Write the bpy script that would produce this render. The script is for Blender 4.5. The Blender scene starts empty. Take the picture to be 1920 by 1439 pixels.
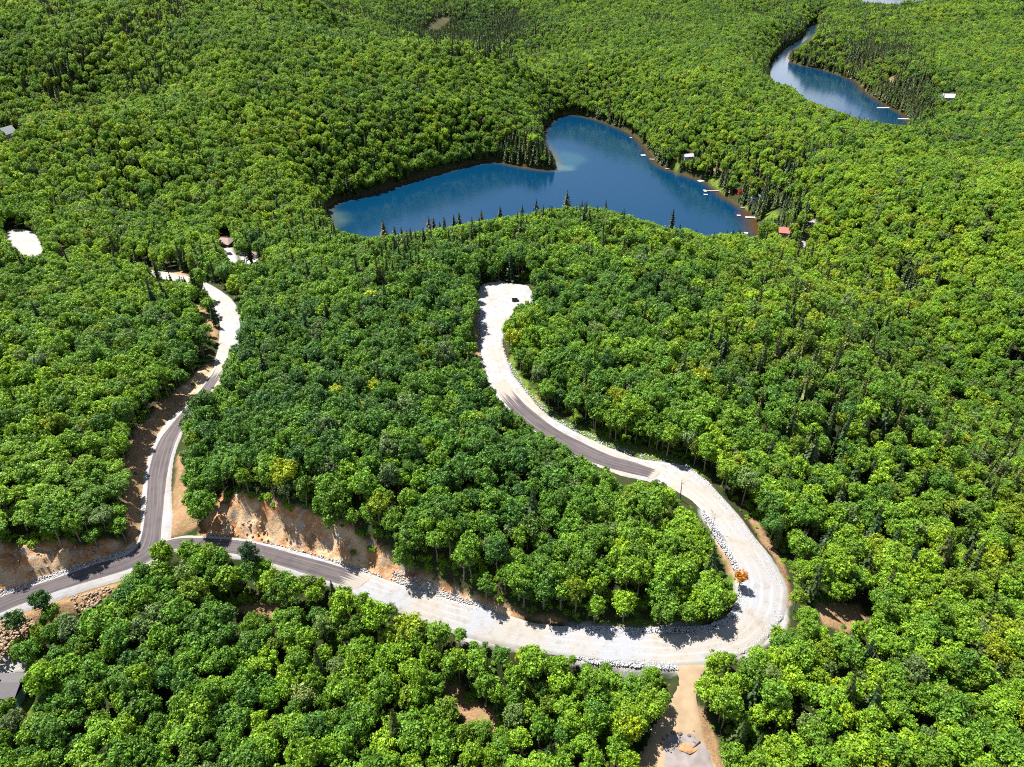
import bpy, math, random
import numpy as np
from mathutils import Vector

random.seed(7)
rng = np.random.default_rng(7)
C = bpy.context.scene.collection
scene = bpy.context.scene

# ------------------------------------------------------------ camera, world, sun, exposure
PITCH = math.radians(33.7)
FOC = 1350.0                       # focal length in photo pixels (photo 1920 x 1439)
CAM_H = 165.0
cam_d = bpy.data.cameras.new('camera')
cam_d.sensor_width = 36.0
cam_d.lens = 36.0 * FOC / 1920.0
cam_d.clip_end = 9000
cam_d.clip_start = 1
cam = bpy.data.objects.new('camera', cam_d)
cam.location = (0, 0, CAM_H)
cam.rotation_euler = (math.pi / 2 - PITCH, 0, 0)
C.objects.link(cam)
scene.camera = cam

SUN_AZ = (-0.80, 0.60)
SUN_EL = math.radians(63)
w = bpy.data.worlds.new('World')
scene.world = w
w.use_nodes = True
nt = w.node_tree
bg = nt.nodes['Background']
sky = nt.nodes.new('ShaderNodeTexSky')
sky.sky_type = 'NISHITA'
sky.sun_disc = False
sky.sun_elevation = SUN_EL
sky.sun_rotation = math.atan2(SUN_AZ[0], SUN_AZ[1])
sky.altitude = 300
sky.air_density = 1.0
sky.dust_density = 0.6
sky.ozone_density = 2.0
# thin bright clouds, thicker towards the horizon
tcw = nt.nodes.new('ShaderNodeTexCoord')
mpw = nt.nodes.new('ShaderNodeMapping'); mpw.inputs['Scale'].default_value = (2.2, 2.2, 5.0); mpw.inputs['Location'].default_value = (.3, .1, .4)
nt.links.new(tcw.outputs['Generated'], mpw.inputs[0])
nzw = nt.nodes.new('ShaderNodeTexNoise'); nzw.inputs['Scale'].default_value = 1.6; nzw.inputs['Detail'].default_value = 6; nzw.inputs['Roughness'].default_value = .55
nt.links.new(mpw.outputs[0], nzw.inputs['Vector'])
sxw = nt.nodes.new('ShaderNodeSeparateXYZ'); nt.links.new(tcw.outputs['Generated'], sxw.inputs[0])
hzw = nt.nodes.new('ShaderNodeMapRange'); hzw.inputs['From Min'].default_value = .05; hzw.inputs['From Max'].default_value = .32; hzw.inputs['To Min'].default_value = .26; hzw.inputs['To Max'].default_value = 0
nt.links.new(sxw.outputs[2], hzw.inputs[0])
adw = nt.nodes.new('ShaderNodeMath'); adw.operation = 'ADD'; nt.links.new(nzw.outputs[0], adw.inputs[0]); nt.links.new(hzw.outputs[0], adw.inputs[1])
crw = nt.nodes.new('ShaderNodeMapRange'); crw.inputs['From Min'].default_value = .52; crw.inputs['From Max'].default_value = .74; crw.inputs['To Max'].default_value = .85
nt.links.new(adw.outputs[0], crw.inputs[0])
mxw = nt.nodes.new('ShaderNodeMix'); mxw.data_type = 'RGBA'; mxw.inputs[7].default_value = (13, 13.5, 14.5, 1)
nt.links.new(crw.outputs[0], mxw.inputs[0]); nt.links.new(sky.outputs[0], mxw.inputs[6])
nt.links.new(mxw.outputs[2], bg.inputs[0])
bg.inputs[1].default_value = 0.05

sd = bpy.data.lights.new('sun', 'SUN')
sd.energy = 4.8
sd.angle = math.radians(0.53)
sd.color = (1.0, 0.95, 0.87)
so = bpy.data.objects.new('sun', sd)
sv = Vector((SUN_AZ[0] * math.cos(SUN_EL), SUN_AZ[1] * math.cos(SUN_EL), math.sin(SUN_EL)))
so.rotation_euler = (-sv).to_track_quat('-Z', 'Y').to_euler()
so.location = (0, 0, 400)
C.objects.link(so)

scene.view_settings.view_transform = 'Standard'
scene.view_settings.look = 'None'
scene.view_settings.exposure = 1.58
scene.view_settings.gamma = 1
scene.cycles.max_bounces = 5
scene.cycles.diffuse_bounces = 2
scene.cycles.glossy_bounces = 2
scene.cycles.transmission_bounces = 2
scene.cycles.use_denoising = False
scene.cycles.filter_width = 1.05

# ------------------------------------------------------------ helpers: noise, geometry
def vnoise(x, y, s, seed=0):
    x = np.asarray(x) / s; y = np.asarray(y) / s
    xi = np.floor(x); yi = np.floor(y)
    fx = x - xi; fy = y - yi
    fx = fx * fx * (3 - 2 * fx); fy = fy * fy * (3 - 2 * fy)
    def h(a, b):
        v = np.sin(a * 127.1 + b * 311.7 + seed * 74.7) * 43758.5453
        return v - np.floor(v)
    a = h(xi, yi); b = h(xi + 1, yi); c = h(xi, yi + 1); d = h(xi + 1, yi + 1)
    return ((a * (1 - fx) + b * fx) * (1 - fy) + (c * (1 - fx) + d * fx) * fy) * 2 - 1

def fbm(x, y, s, n=3, seed=0):
    r = 0; a = 1.0; t = 0
    for k in range(n):
        r = r + a * vnoise(x, y, s / 2 ** k, seed + k); t += a; a *= 0.5
    return r / t

def sstep(x, a, b):
    t = np.clip((x - a) / (b - a), 0, 1)
    return t * t * (3 - 2 * t)

def sdf(px, py, poly):
    """signed distance to a polygon, negative inside"""
    px = np.asarray(px, float); py = np.asarray(py, float)
    poly = np.asarray(poly, float)
    d = np.full(px.shape, 1e18); ins = np.zeros(px.shape, bool)
    n = len(poly)
    for i in range(n):
        ax, ay = poly[i]; bx, by = poly[(i + 1) % n]
        ex, ey = bx - ax, by - ay
        wx, wy = px - ax, py - ay
        t = np.clip((wx * ex + wy * ey) / (ex * ex + ey * ey + 1e-12), 0, 1)
        d = np.minimum(d, (wx - ex * t) ** 2 + (wy - ey * t) ** 2)
        if ay != by:
            c = ((ay > py) != (by > py)) & (px < (bx - ax) * (py - ay) / (by - ay) + ax)
            ins ^= c
    d = np.sqrt(d)
    return np.where(ins, -d, d)

def sdf_box(px, py, poly, reach, default=1e3):
    """sdf only where it is within reach of the polygon's box"""
    poly = np.asarray(poly, float)
    out = np.full(px.shape, default)
    m = (px > poly[:, 0].min() - reach) & (px < poly[:, 0].max() + reach) & (py > poly[:, 1].min() - reach) & (py < poly[:, 1].max() + reach)
    if m.any():
        out[m] = sdf(px[m], py[m], poly)
    return out

def polydist(px, py, line):
    """distance, side sign (left > 0) and arc fraction to an open polyline"""
    line = np.asarray(line, float)
    best = np.full(px.shape, 1e18); side = np.zeros(px.shape); frac = np.zeros(px.shape)
    n = len(line) - 1
    for i in range(n):
        ax, ay = line[i]; bx, by = line[i + 1]
        ex, ey = bx - ax, by - ay
        wx, wy = px - ax, py - ay
        t = np.clip((wx * ex + wy * ey) / (ex * ex + ey * ey + 1e-12), 0, 1)
        d = (wx - ex * t) ** 2 + (wy - ey * t) ** 2
        m = d < best
        best = np.where(m, d, best)
        side = np.where(m, np.sign(ex * wy - ey * wx), side)
        frac = np.where(m, (i + t) / n, frac)
    return np.sqrt(best), side, frac

cp, sp = math.cos(PITCH), math.sin(PITCH)
def ray(px, py):
    px = np.asarray(px, float); py = np.asarray(py, float)
    u = (px - 960) / FOC; v = -(py - 719.5) / FOC
    return u, cp + v * sp, -sp + v * cp
def at_plane(px, py, z):
    dx, dy, dz = ray(px, py)
    t = (z - CAM_H) / dz
    return np.stack([dx * t, dy * t], -1)
def proj(x, y, z):
    zc = z - CAM_H
    f = y * cp - zc * sp
    up = y * sp + zc * cp
    return 960 + FOC * x / f, 719.5 - FOC * up / f, f

def smooth(pts, n=6):
    """Catmull-Rom through the points"""
    P = np.asarray(pts, float)
    Q = np.vstack([2 * P[0] - P[1], P, 2 * P[-1] - P[-2]])
    out = []
    for i in range(1, len(Q) - 2):
        for k in range(n):
            t = k / n
            out.append(0.5 * ((2 * Q[i]) + (-Q[i - 1] + Q[i + 1]) * t + (2 * Q[i - 1] - 5 * Q[i] + 4 * Q[i + 1] - Q[i + 2]) * t * t + (-Q[i - 1] + 3 * Q[i] - 3 * Q[i + 1] + Q[i + 2]) * t ** 3))
    out.append(P[-1])
    return np.array(out)

# ------------------------------------------------------------ the lie of the land
LAKE_Z = -50.0
lake1_px = [(612, 390), (640, 375), (700, 362), (760, 342), (830, 322), (895, 306), (935, 304), (985, 314), (1038, 319), (1043, 305),
            (1032, 285), (1016, 264), (1018, 243), (1038, 223), (1068, 215), (1110, 222), (1150, 236), (1182, 250), (1203, 268), (1222, 292),
            (1240, 312), (1288, 329), (1330, 345), (1358, 368), (1388, 386), (1408, 402), (1424, 428), (1436, 452),
            (1418, 468), (1330, 476), (1200, 478), (1060, 472), (900, 474), (760, 474), (660, 466), (622, 440)]
lake2_px = [(1513, 50), (1531, 44), (1534, 58), (1522, 74), (1502, 88), (1484, 97), (1477, 112), (1500, 122), (1545, 132), (1600, 151), (1622, 172),
            (1660, 196), (1695, 215), (1712, 236), (1742, 280), (1700, 296), (1640, 292), (1560, 272), (1496, 246), (1450, 198), (1438, 140), (1448, 112), (1468, 92), (1492, 78), (1508, 64)]
lake3_px = [(1580, 4), (1622, 20), (1690, 24), (1740, 14), (1750, -22), (1590, -26)]
LAKES = [smooth(at_plane(*np.array(p + [p[0]], float).T, LAKE_Z), 3) for p in (lake1_px, lake2_px, lake3_px)]

CP = []
def P(px, py, z): CP.append((*at_plane(px, py, z), z))
def Wp(x, y, z): CP.append((x, y, z))
for a in [(0, 1439, -12), (300, 1430, -13), (600, 1400, -13), (900, 1400, -10), (1280, 1420, -5), (1600, 1400, -8), (1920, 1439, -14),
          (100, 1280, -10), (400, 1220, -8), (700, 1260, -8), (1000, 1300, -6), (-60, 1155, -1), (120, 1100, -1), (262, 1045, 0), (285, 950, 0),
          (320, 800, 1), (420, 660, 1), (440, 590, 0), (330, 522, -6), (150, 480, -10), (50, 450, -10), (500, 1040, 0), (700, 1100, 0), (900, 1165, 0),
          (1100, 1215, 0), (1300, 1215, 0), (1410, 1130, 0), (1370, 990, 1), (1240, 890, 2), (1080, 840, 3), (950, 730, 4), (925, 600, 5),
          (650, 850, 12), (850, 950, 10), (1130, 1060, 6), (560, 700, 8), (750, 600, 8), (1050, 640, 8), (1100, 740, 6), (100, 900, 8), (120, 700, 8), (250, 620, 5),
          (1500, 600, 6), (1600, 720, 4), (1400, 520, 0), (1720, 860, -6), (60, 258, 14), (200, 252, 16), (330, 262, 8), (80, 214, -14), (200, 205, -10), (330, 210, -4), (1500, 900, -4), (1650, 950, -12), (1500, 1150, -3), (1750, 1200, -12), (1920, 1050, -20), (1450, 700, 3), (1300, 600, 2),
          (1540, 495, -38), (1650, 600, -36), (1790, 745, -34), (1920, 860, -34), (1650, 760, -22),
          (1750, 600, -22), (1920, 640, -16), (1650, 420, -12), (1900, 420, 4), (1560, 350, -10), (1750, 320, -2), (1900, 250, -4),
          (580, 480, -12), (700, 478, -4), (780, 472, -1), (860, 448, 2), (960, 430, 6), (1060, 414, 9), (1140, 416, 8), (1210, 438, 4), (1290, 470, -4), (1370, 482, -14), (1440, 486, -28),
          (430, 470, -22), (300, 400, -18), (120, 400, -12), (500, 400, -26), (440, 330, -12),  (600, 320, -24), (560, 200, 12), (400, 120, 34), (120, 120, 30),
          (700, 180, 6), (820, 110, 24), (740, 106, 26), (950, 114, 12), (880, 106, 20), (1000, 170, -12), (840, 240, -14), (980, 260, -34), (1060, 190, -36), (700, 90, 24),
          (850, 62, -44), (800, 45, -44), (920, 75, -40), (960, 40, -18), (1050, 60, -4), (1150, 120, 0), (1300, 150, 6), (1200, 200, -24), (1350, 260, -18), (1400, 90, -6), (1440, 180, -8), (1300, 20, -10),
          (1440, 175, -4), (1500, 206, -6), (1560, 226, -8), (1640, 250, -14), (1700, 264, -20), (1480, 300, -14), (1620, 100, -26), (1750, 120, -10), (1850, 150, -8), (1750, 190, -20), (1680, 40, -36), (1850, 40, -5), (1560, 60, -38), (1500, 20, -30), (1680, 18, -46),
          (600, 30, 40), (300, 20, 60), (0, 20, 60), (750, 10, 0), (900, 5, -5), (1100, 0, 10)]:
    P(*a)
for a in [(-65, 1000, -38), (-130, 1030, -34), (10, 1020, -38), (-60, 1150, -44), (-200, 1040, -20), (-95, 480, -32), (-40, 475, -28), (30, 468, -24), (90, 470, -26), (150, 480, -34),
          (-900, 2300, 70), (0, 2300, 40), (700, 2600, -10), (1800, 2300, 20), (0, 3600, 60), (-2500, 3000, 80), (2500, 3000, 40), (-150, 20, -15), (150, 20, -15), (0, 0, -15), (-300, 100, -5), (300, 100, -15)]:
    Wp(*a)
CP = np.array(CP, float)
KC = 22.0
def _phi(r2): return np.sqrt(r2 + KC * KC)
_n = len(CP)
A = _phi((CP[:, None, 0] - CP[None, :, 0]) ** 2 + (CP[:, None, 1] - CP[None, :, 1]) ** 2)
A[np.diag_indices(_n)] -= 6.0       # a little smoothing
_zm = CP[:, 2].mean()
_wt = np.linalg.lstsq(A, CP[:, 2] - _zm, rcond=1e-8)[0]
def hill(x, y):
    x = np.asarray(x, float); y = np.asarray(y, float)
    r = np.zeros(x.shape)
    for (cx, cy, _), wgt in zip(CP, _wt):
        r += wgt * _phi((x - cx) ** 2 + (y - cy) ** 2)
    return np.clip(r + _zm, -48, 90)

def lake_d(x, y):
    d = np.full(np.shape(x), 1e3)
    for L in LAKES:
        d = np.minimum(d, sdf_box(np.asarray(x, float), np.asarray(y, float), L, 260))
    return d

def base0(x, y):
    h = hill(x, y)
    d = lake_d(x, y)
    cap = np.where(d > 0, LAKE_Z + 0.25 + 0.95 * d, LAKE_Z - 5 + 0.3 * d)
    cap = np.maximum(cap, LAKE_Z - 9)
    k = 7.0
    t = np.clip(0.5 + 0.5 * (cap - h) / k, 0, 1)
    r = cap * (1 - t) + h * t - k * t * (1 - t)
    return np.where(d > 0, np.maximum(r, LAKE_Z + 0.2 + 0.05 * np.minimum(d, 15)), np.minimum(r, cap))

def march(px, py, f):
    dx, dy, dz = ray(px, py)
    t = np.full(np.shape(dx), 70.0); prev = t.copy(); done = np.zeros(np.shape(dx), bool)
    for _ in range(260):
        g = CAM_H + dz * t - f(dx * t, dy * t)
        done |= g < 0
        prev = np.where(done, prev, t)
        t = np.where(done, t, t * 1.014)
        if done.all() or t.min() > 4000: break
    lo, hi = prev, t
    for _ in range(12):
        m = (lo + hi) / 2
        g = CAM_H + dz * m - f(dx * m, dy * m)
        lo = np.where(g > 0, m, lo); hi = np.where(g > 0, hi, m)
    return np.stack([dx * hi, dy * hi], -1)
def on0(pts):
    p = np.array(pts, float)
    return march(p[:, 0], p[:, 1], base0)

# banks: toe line in photo pixels, heights along it, width, side (+1 = left of the line's direction)
BANKS = []
def bank(pts, hs, width, side): BANKS.append((on0(pts), np.array(hs, float), width, side))
bank([(372, 1002), (440, 1006), (520, 1022), (600, 1042), (680, 1068), (750, 1100), (830, 1128), (930, 1156), (1020, 1175)], [1, 8, 8.5, 8, 7, 4.5, 3.5, 2.5, .5], 9, 1)
bank([(-60, 1140), (0, 1118), (80, 1090), (160, 1062), (240, 1036), (255, 1015)], [5, 5, 5, 4, 3, 1], 9, 1)
bank([(258, 1010), (262, 940), (272, 870), (296, 815), (338, 768), (372, 722)], [1, 1.5, 2, 2.5, 3, 1], 11, 1)
bank([(-60, 1195), (0, 1172), (100, 1130), (235, 1088)], [-4, -4, -4, -2], 8, -1)
bank([(640, 1118), (760, 1165), (900, 1212), (1080, 1242), (1260, 1256)], [-2, -4, -5, -4, -1], 9, -1)
bank([(1500, 1120), (1400, 1240), (1330, 1260)], [-2, -4, -2], 9, -1)
bank([(1160, 868), (1080, 838), (1000, 795), (950, 745), (925, 700)], [0, 0, 0, 0, 0], 9, 1)
def banks(x, y):
    r = np.zeros(np.shape(x))
    for line, hs, wd, side in BANKS:
        if not np.any(hs): continue
        m = (x > line[:, 0].min() - 90) & (x < line[:, 0].max() + 90) & (y > line[:, 1].min() - 90) & (y < line[:, 1].max() + 90)
        if not m.any(): continue
        d, s, fr = polydist(x[m], y[m], line)
        d = d * s * side
        hh = np.interp(fr, np.linspace(0, 1, len(hs)), hs)
        r[m] += hh * sstep(d, 0, wd) * np.exp(-(np.maximum(d - wd, 0) / 32) ** 2)
    return r
def base1(x, y):
    x = np.asarray(x, float); y = np.asarray(y, float)
    return base0(x, y) + banks(x, y)
def on(pts):
    p = np.array(pts, float)
    return march(p[:, 0], p[:, 1], base1)
def on1(px, py):
    q = on([(px, py)])[0]
    return float(q[0]), float(q[1]), float(base1(q[:1], q[1:])[0])

# ------------------------------------------------------------ roads as pairs of edges (photo pixels, read on the land)
def edges(pairs, n=7, f=on0):
    Lp = smooth(f([p[0] for p in pairs]), n); Rp = smooth(f([p[1] for p in pairs]), n)
    return Lp, Rp
# gravel bed of the left road, from the frame's left edge up to the turnaround
G_LEFT = edges([((-90, 1152), (-90, 1222)), ((0, 1114), (0, 1168)), ((100, 1079), (100, 1128)), ((180, 1050), (190, 1100)), ((235, 1030), (262, 1078)), ((258, 1005), (312, 1040)), ((262, 940), (325, 985)),
                ((270, 880), (323, 905)), ((287, 825), (330, 850)), ((315, 785), (350, 800)), ((345, 758), (380, 770)), ((372, 728), (408, 738)), ((393, 700), (424, 705)),
                ((402, 672), (440, 668)), ((408, 640), (452, 634)), ((410, 608), (454, 598)), ((400, 575), (440, 566)), ((386, 549), (405, 538)), ((345, 532), (360, 519)), ((300, 522), (318, 510)), ((240, 512), (255, 501)), ((170, 500), (185, 489)), ((110, 488), (125, 476))])
G_MAIN = edges([((296, 1016), (300, 1036)), ((340, 1004), (340, 1036)), ((400, 1004), (400, 1042)), ((460, 1010), (455, 1050)), ((530, 1024), (515, 1068)), ((620, 1050), (590, 1092)), ((700, 1076), (670, 1122)), ((760, 1097), (745, 1148)), ((830, 1118), (800, 1172)),
                ((900, 1136), (880, 1198)), ((980, 1160), (970, 1216)), ((1060, 1174), (1060, 1232)), ((1150, 1183), (1150, 1244)), ((1240, 1185), (1250, 1252)), ((1320, 1180), (1340, 1244)), ((1366, 1162), (1420, 1216)),
                ((1384, 1128), (1470, 1160)), ((1384, 1080), (1477, 1102)), ((1366, 1035), (1452, 1050)), ((1342, 992), (1418, 1008)), ((1314, 955), (1384, 963)), ((1278, 926), (1338, 912)), ((1225, 905), (1285, 872)), ((1160, 890), (1200, 858)),
                ((1095, 864), (1122, 828)), ((1038, 832), (1066, 800)), ((985, 797), (1018, 768)), ((945, 760), (985, 730)), ((916, 718), (962, 698)), ((902, 670), (946, 655)), ((899, 625), (941, 618)), ((898, 585), (944, 592)), ((900, 550), (962, 564)), ((903, 533), (985, 537))])
A_LEFT = edges([((-90, 1165), (-90, 1200)), ((0, 1121), (0, 1152)), ((100, 1087), (100, 1113)), ((180, 1058), (180, 1088)), ((235, 1042), (250, 1066)), ((262, 1016), (296, 1038)), ((274, 950), (306, 975)),
                ((280, 880), (312, 900)), ((298, 828), (325, 842)), ((326, 790), (345, 797)), ((355, 758), (375, 764)), ((384, 722), (402, 726)), ((402, 694), (420, 696)), ((410, 676), (428, 676))])
A_MAIN = edges([((297, 1019), (300, 1033)), ((340, 1010), (340, 1030)), ((420, 1012), (415, 1036)), ((480, 1020), (465, 1044)), ((560, 1042), (540, 1066)), ((640, 1064), (615, 1090)), ((700, 1088), (672, 1108))])
A_UP = edges([((1226, 898), (1240, 884)), ((1180, 888), (1198, 870)), ((1130, 874), (1145, 854)), ((1078, 853), (1096, 832)), ((1024, 822), (1042, 803)), ((975, 785), (996, 768)), ((938, 745), (962, 732)), ((924, 716), (946, 708))])
# the drive to the clearing at the bottom, and the turnaround's head
PAD_TOP = on0([(902, 590), (896, 560), (904, 534), (940, 528), (988, 536), (996, 550), (1000, 566), (985, 570), (975, 584), (958, 595), (946, 606), (940, 640), (925, 645)])
DRIVE = on0([(1255, 1246), (1330, 1246), (1316, 1262), (1305, 1290), (1304, 1322), (1312, 1352), (1322, 1400), (1350, 1450), (1350, 1480), (1180, 1480), (1205, 1420), (1222, 1372), (1250, 1330), (1270, 1290), (1272, 1262)])
TURN_L = on0([(16, 430), (45, 430), (66, 440), (78, 462), (96, 488), (60, 500), (34, 474), (10, 448)])
RIB_POLY = [np.vstack([a, b[::-1]]) for a, b in (G_LEFT, G_MAIN)] + [PAD_TOP, DRIVE, TURN_L]
def road_d(x, y):
    d = np.full(np.shape(x), 1e3)
    for R in RIB_POLY:
        d = np.minimum(d, sdf_box(np.asarray(x, float), np.asarray(y, float), R, 30))
    return d

def land(x, y):
    """final height of the ground"""
    x = np.asarray(x, float); y = np.asarray(y, float)
    z = base1(x, y)
    rd = road_d(x, y); ld = lake_d(x, y)
    dist = np.hypot(x, y)
    bump = fbm(x, y, 46, 3, 3) * 2.0 + fbm(x, y, 170, 2, 9) * np.interp(dist, [300, 900, 1800], [0, 11, 22])
    z = z + bump * sstep(rd, 1, 22) * sstep(ld, 2, 90)
    z = np.where(rd < 0, base0(x, y) - 0.35, z * sstep(rd, 0, 2.5) + (base0(x, y) - 0.25) * (1 - sstep(rd, 0, 2.5)))
    return z

# ------------------------------------------------------------ materials
def mat(name):
    m = bpy.data.materials.new(name); m.use_nodes = True
    nt = m.node_tree
    return m, nt, nt.nodes['Principled BSDF'], nt.nodes, nt.links
def solid(name, col, rough=0.7, var=0.15, scale=3.0, metallic=0.0):
    m, nt, b, N, L = mat(name)
    t = N.new('ShaderNodeTexCoord'); n = N.new('ShaderNodeTexNoise'); n.inputs['Scale'].default_value = scale; n.inputs['Detail'].default_value = 5
    L.new(t.outputs['Object'], n.inputs['Vector'])
    r = N.new('ShaderNodeMapRange'); r.inputs['From Min'].default_value = .3; r.inputs['From Max'].default_value = .7
    r.inputs['To Min'].default_value = 1 - var; r.inputs['To Max'].default_value = 1 + var
    L.new(n.outputs[0], r.inputs[0])
    mx = N.new('ShaderNodeVectorMath'); mx.operation = 'SCALE'; mx.inputs[0].default_value = col
    L.new(r.outputs[0], mx.inputs['Scale']); L.new(mx.outputs[0], b.inputs['Base Color'])
    b.inputs['Roughness'].default_value = rough; b.inputs['Metallic'].default_value = metallic
    return m

def mixc(N, L, fac, a, b):
    m = N.new('ShaderNodeMix'); m.data_type = 'RGBA'
    for s, v in ((m.inputs[0], fac), (m.inputs[6], a), (m.inputs[7], b)):
        if hasattr(v, 'is_linked') or hasattr(v, 'links'): L.new(v, s)
        elif isinstance(v, (int, float)): s.default_value = v
        else: s.default_value = (*v, 1)
    return m.outputs[2]
def noise(N, L, co, scale, detail=4, rough=.55, lo=.4, hi=.6):
    n = N.new('ShaderNodeTexNoise'); n.inputs['Scale'].default_value = scale; n.inputs['Detail'].default_value = detail; n.inputs['Roughness'].default_value = rough
    L.new(co, n.inputs['Vector'])
    r = N.new('ShaderNodeMapRange'); r.inputs['From Min'].default_value = lo; r.inputs['From Max'].default_value = hi
    L.new(n.outputs[0], r.inputs[0])
    return r.outputs[0]

def leaf_material():
    m, nt, b, N, L = mat('leaves')
    at = N.new('ShaderNodeAttribute'); at.attribute_type = 'INSTANCER'; at.attribute_name = 'tint'
    lv = N.new('ShaderNodeAttribute'); lv.attribute_type = 'GEOMETRY'; lv.attribute_name = 'shade'
    mu = N.new('ShaderNodeVectorMath'); mu.operation = 'MULTIPLY'
    L.new(at.outputs['Color'], mu.inputs[0]); L.new(lv.outputs['Color'], mu.inputs[1])
    L.new(mu.outputs[0], b.inputs['Base Color'])
    b.inputs['Roughness'].default_value = .5
    b.inputs['Specular IOR Level'].default_value = .3
    tr = N.new('ShaderNodeBsdfTranslucent')
    m2 = N.new('ShaderNodeVectorMath'); m2.operation = 'MULTIPLY'; m2.inputs[1].default_value = (1.5, 1.25, .5)
    L.new(mu.outputs[0], m2.inputs[0]); L.new(m2.outputs[0], tr.inputs[0])
    ms = N.new('ShaderNodeMixShader'); ms.inputs[0].default_value = .3
    L.new(b.outputs[0], ms.inputs[1]); L.new(tr.outputs[0], ms.inputs[2])
    L.new(ms.outputs[0], N['Material Output'].inputs[0])
    return m
M_LEAF = leaf_material()
M_BARK = solid('bark', (.16, .13, .10), .9, .3, 2)
M_DEAD = solid('dead_wood', (.30, .26, .22), .9, .2, 2)

def ground_material():
    m, nt, b, N, L = mat('ground')
    tc = N.new('ShaderNodeTexCoord'); co = tc.outputs['Object']
    a = N.new('ShaderNodeAttribute'); a.attribute_name = 'cover'
    s = N.new('ShaderNodeSeparateColor'); L.new(a.outputs['Color'], s.inputs[0])
    floor = mixc(N, L, noise(N, L, co, .25, 6), (.020, .034, .008), (.034, .032, .014))
    dirt = mixc(N, L, noise(N, L, co, .12, 6, .65), (.25, .155, .08), (.185, .115, .06))
    dirt = mixc(N, L, noise(N, L, co, 1.2, 5, .7, .5, .75), dirt, (.32, .22, .14))
    dirt = mixc(N, L, noise(N, L, co, .35, 5, .7, .58, .68), dirt, (.15, .17, .04))
    rock = mixc(N, L, noise(N, L, co, .16, 6, .6, .44, .56), (.34, .165, .07), (.44, .31, .19))
    rock = mixc(N, L, noise(N, L, co, .3, 6, .75, .55, .62), rock, (.30, .285, .275))
    rock = mixc(N, L, noise(N, L, co, .8, 5, .8, .60, .68), rock, (.06, .042, .032))
    rock = mixc(N, L, noise(N, L, co, .9, 4, .8, .62, .7), rock, (.55, .51, .46))
    grass = mixc(N, L, noise(N, L, co, .4, 6, .65), (.05, .10, .012), (.11, .15, .02))
    gravel = mixc(N, L, noise(N, L, co, .5, 6, .7), (.27, .255, .235), (.33, .32, .31))
    c = mixc(N, L, s.outputs[0], floor, dirt)
    c = mixc(N, L, s.outputs[2], c, grass)
    c = mixc(N, L, s.outputs[1], c, rock)
    c = mixc(N, L, a.outputs['Alpha'], c, gravel)
    L.new(c, b.inputs['Base Color'])
    b.inputs['Roughness'].default_value = .95
    b.inputs['Specular IOR Level'].default_value = .15
    n = N.new('ShaderNodeTexNoise'); n.inputs['Scale'].default_value = .8; n.inputs['Detail'].default_value = 8; n.inputs['Roughness'].default_value = .75
    L.new(co, n.inputs['Vector'])
    bp = N.new('ShaderNodeBump'); bp.inputs['Strength'].default_value = .8; bp.inputs['Distance'].default_value = .8
    L.new(n.outputs[0], bp.inputs['Height']); L.new(bp.outputs[0], b.inputs['Normal'])
    return m
M_GROUND = ground_material()

def gravel_material():
    m, nt, b, N, L = mat('crushed_gravel')
    tc = N.new('ShaderNodeTexCoord'); co = tc.outputs['Object']
    uv = N.new('ShaderNodeUVMap'); sx = N.new('ShaderNodeSeparateXYZ'); L.new(uv.outputs[0], sx.inputs[0])
    c = mixc(N, L, noise(N, L, co, .06, 5, .6, .42, .58), (.235, .242, .262), (.25, .232, .208))
    c = mixc(N, L, noise(N, L, co, .35, 6, .7, .5, .72), c, (.20, .17, .14))
    # wheel tracks running along the road
    wv = N.new('ShaderNodeMath'); wv.operation = 'MULTIPLY'; wv.inputs[1].default_value = 31.0; L.new(sx.outputs[0], wv.inputs[0])
    sn = N.new('ShaderNodeMath'); sn.operation = 'SINE'; L.new(wv.outputs[0], sn.inputs[0])
    mr = N.new('ShaderNodeMapRange'); mr.inputs['From Min'].default_value = .2; mr.inputs['From Max'].default_value = 1; mr.inputs['To Max'].default_value = .5
    L.new(sn.outputs[0], mr.inputs[0])
    mm = N.new('ShaderNodeMath'); mm.operation = 'MULTIPLY'; L.new(mr.outputs[0], mm.inputs[0]); L.new(noise(N, L, co, .09, 3, .5, .4, .65), mm.inputs[1])
    c = mixc(N, L, mm.outputs[0], c, (.32, .32, .325))
    c = mixc(N, L, noise(N, L, co, 2.2, 3, .8, .62, .72), c, (.11, .11, .115))
    L.new(c, b.inputs['Base Color']); b.inputs['Roughness'].default_value = .9; b.inputs['Specular IOR Level'].default_value = .2
    n = N.new('ShaderNodeTexNoise'); n.inputs['Scale'].default_value = 3; n.inputs['Detail'].default_value = 6; L.new(co, n.inputs['Vector'])
    bp = N.new('ShaderNodeBump'); bp.inputs['Strength'].default_value = .5; bp.inputs['Distance'].default_value = .15
    L.new(n.outputs[0], bp.inputs['Height']); L.new(bp.outputs[0], b.inputs['Normal'])
    return m
M_GRAVEL = gravel_material()

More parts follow.
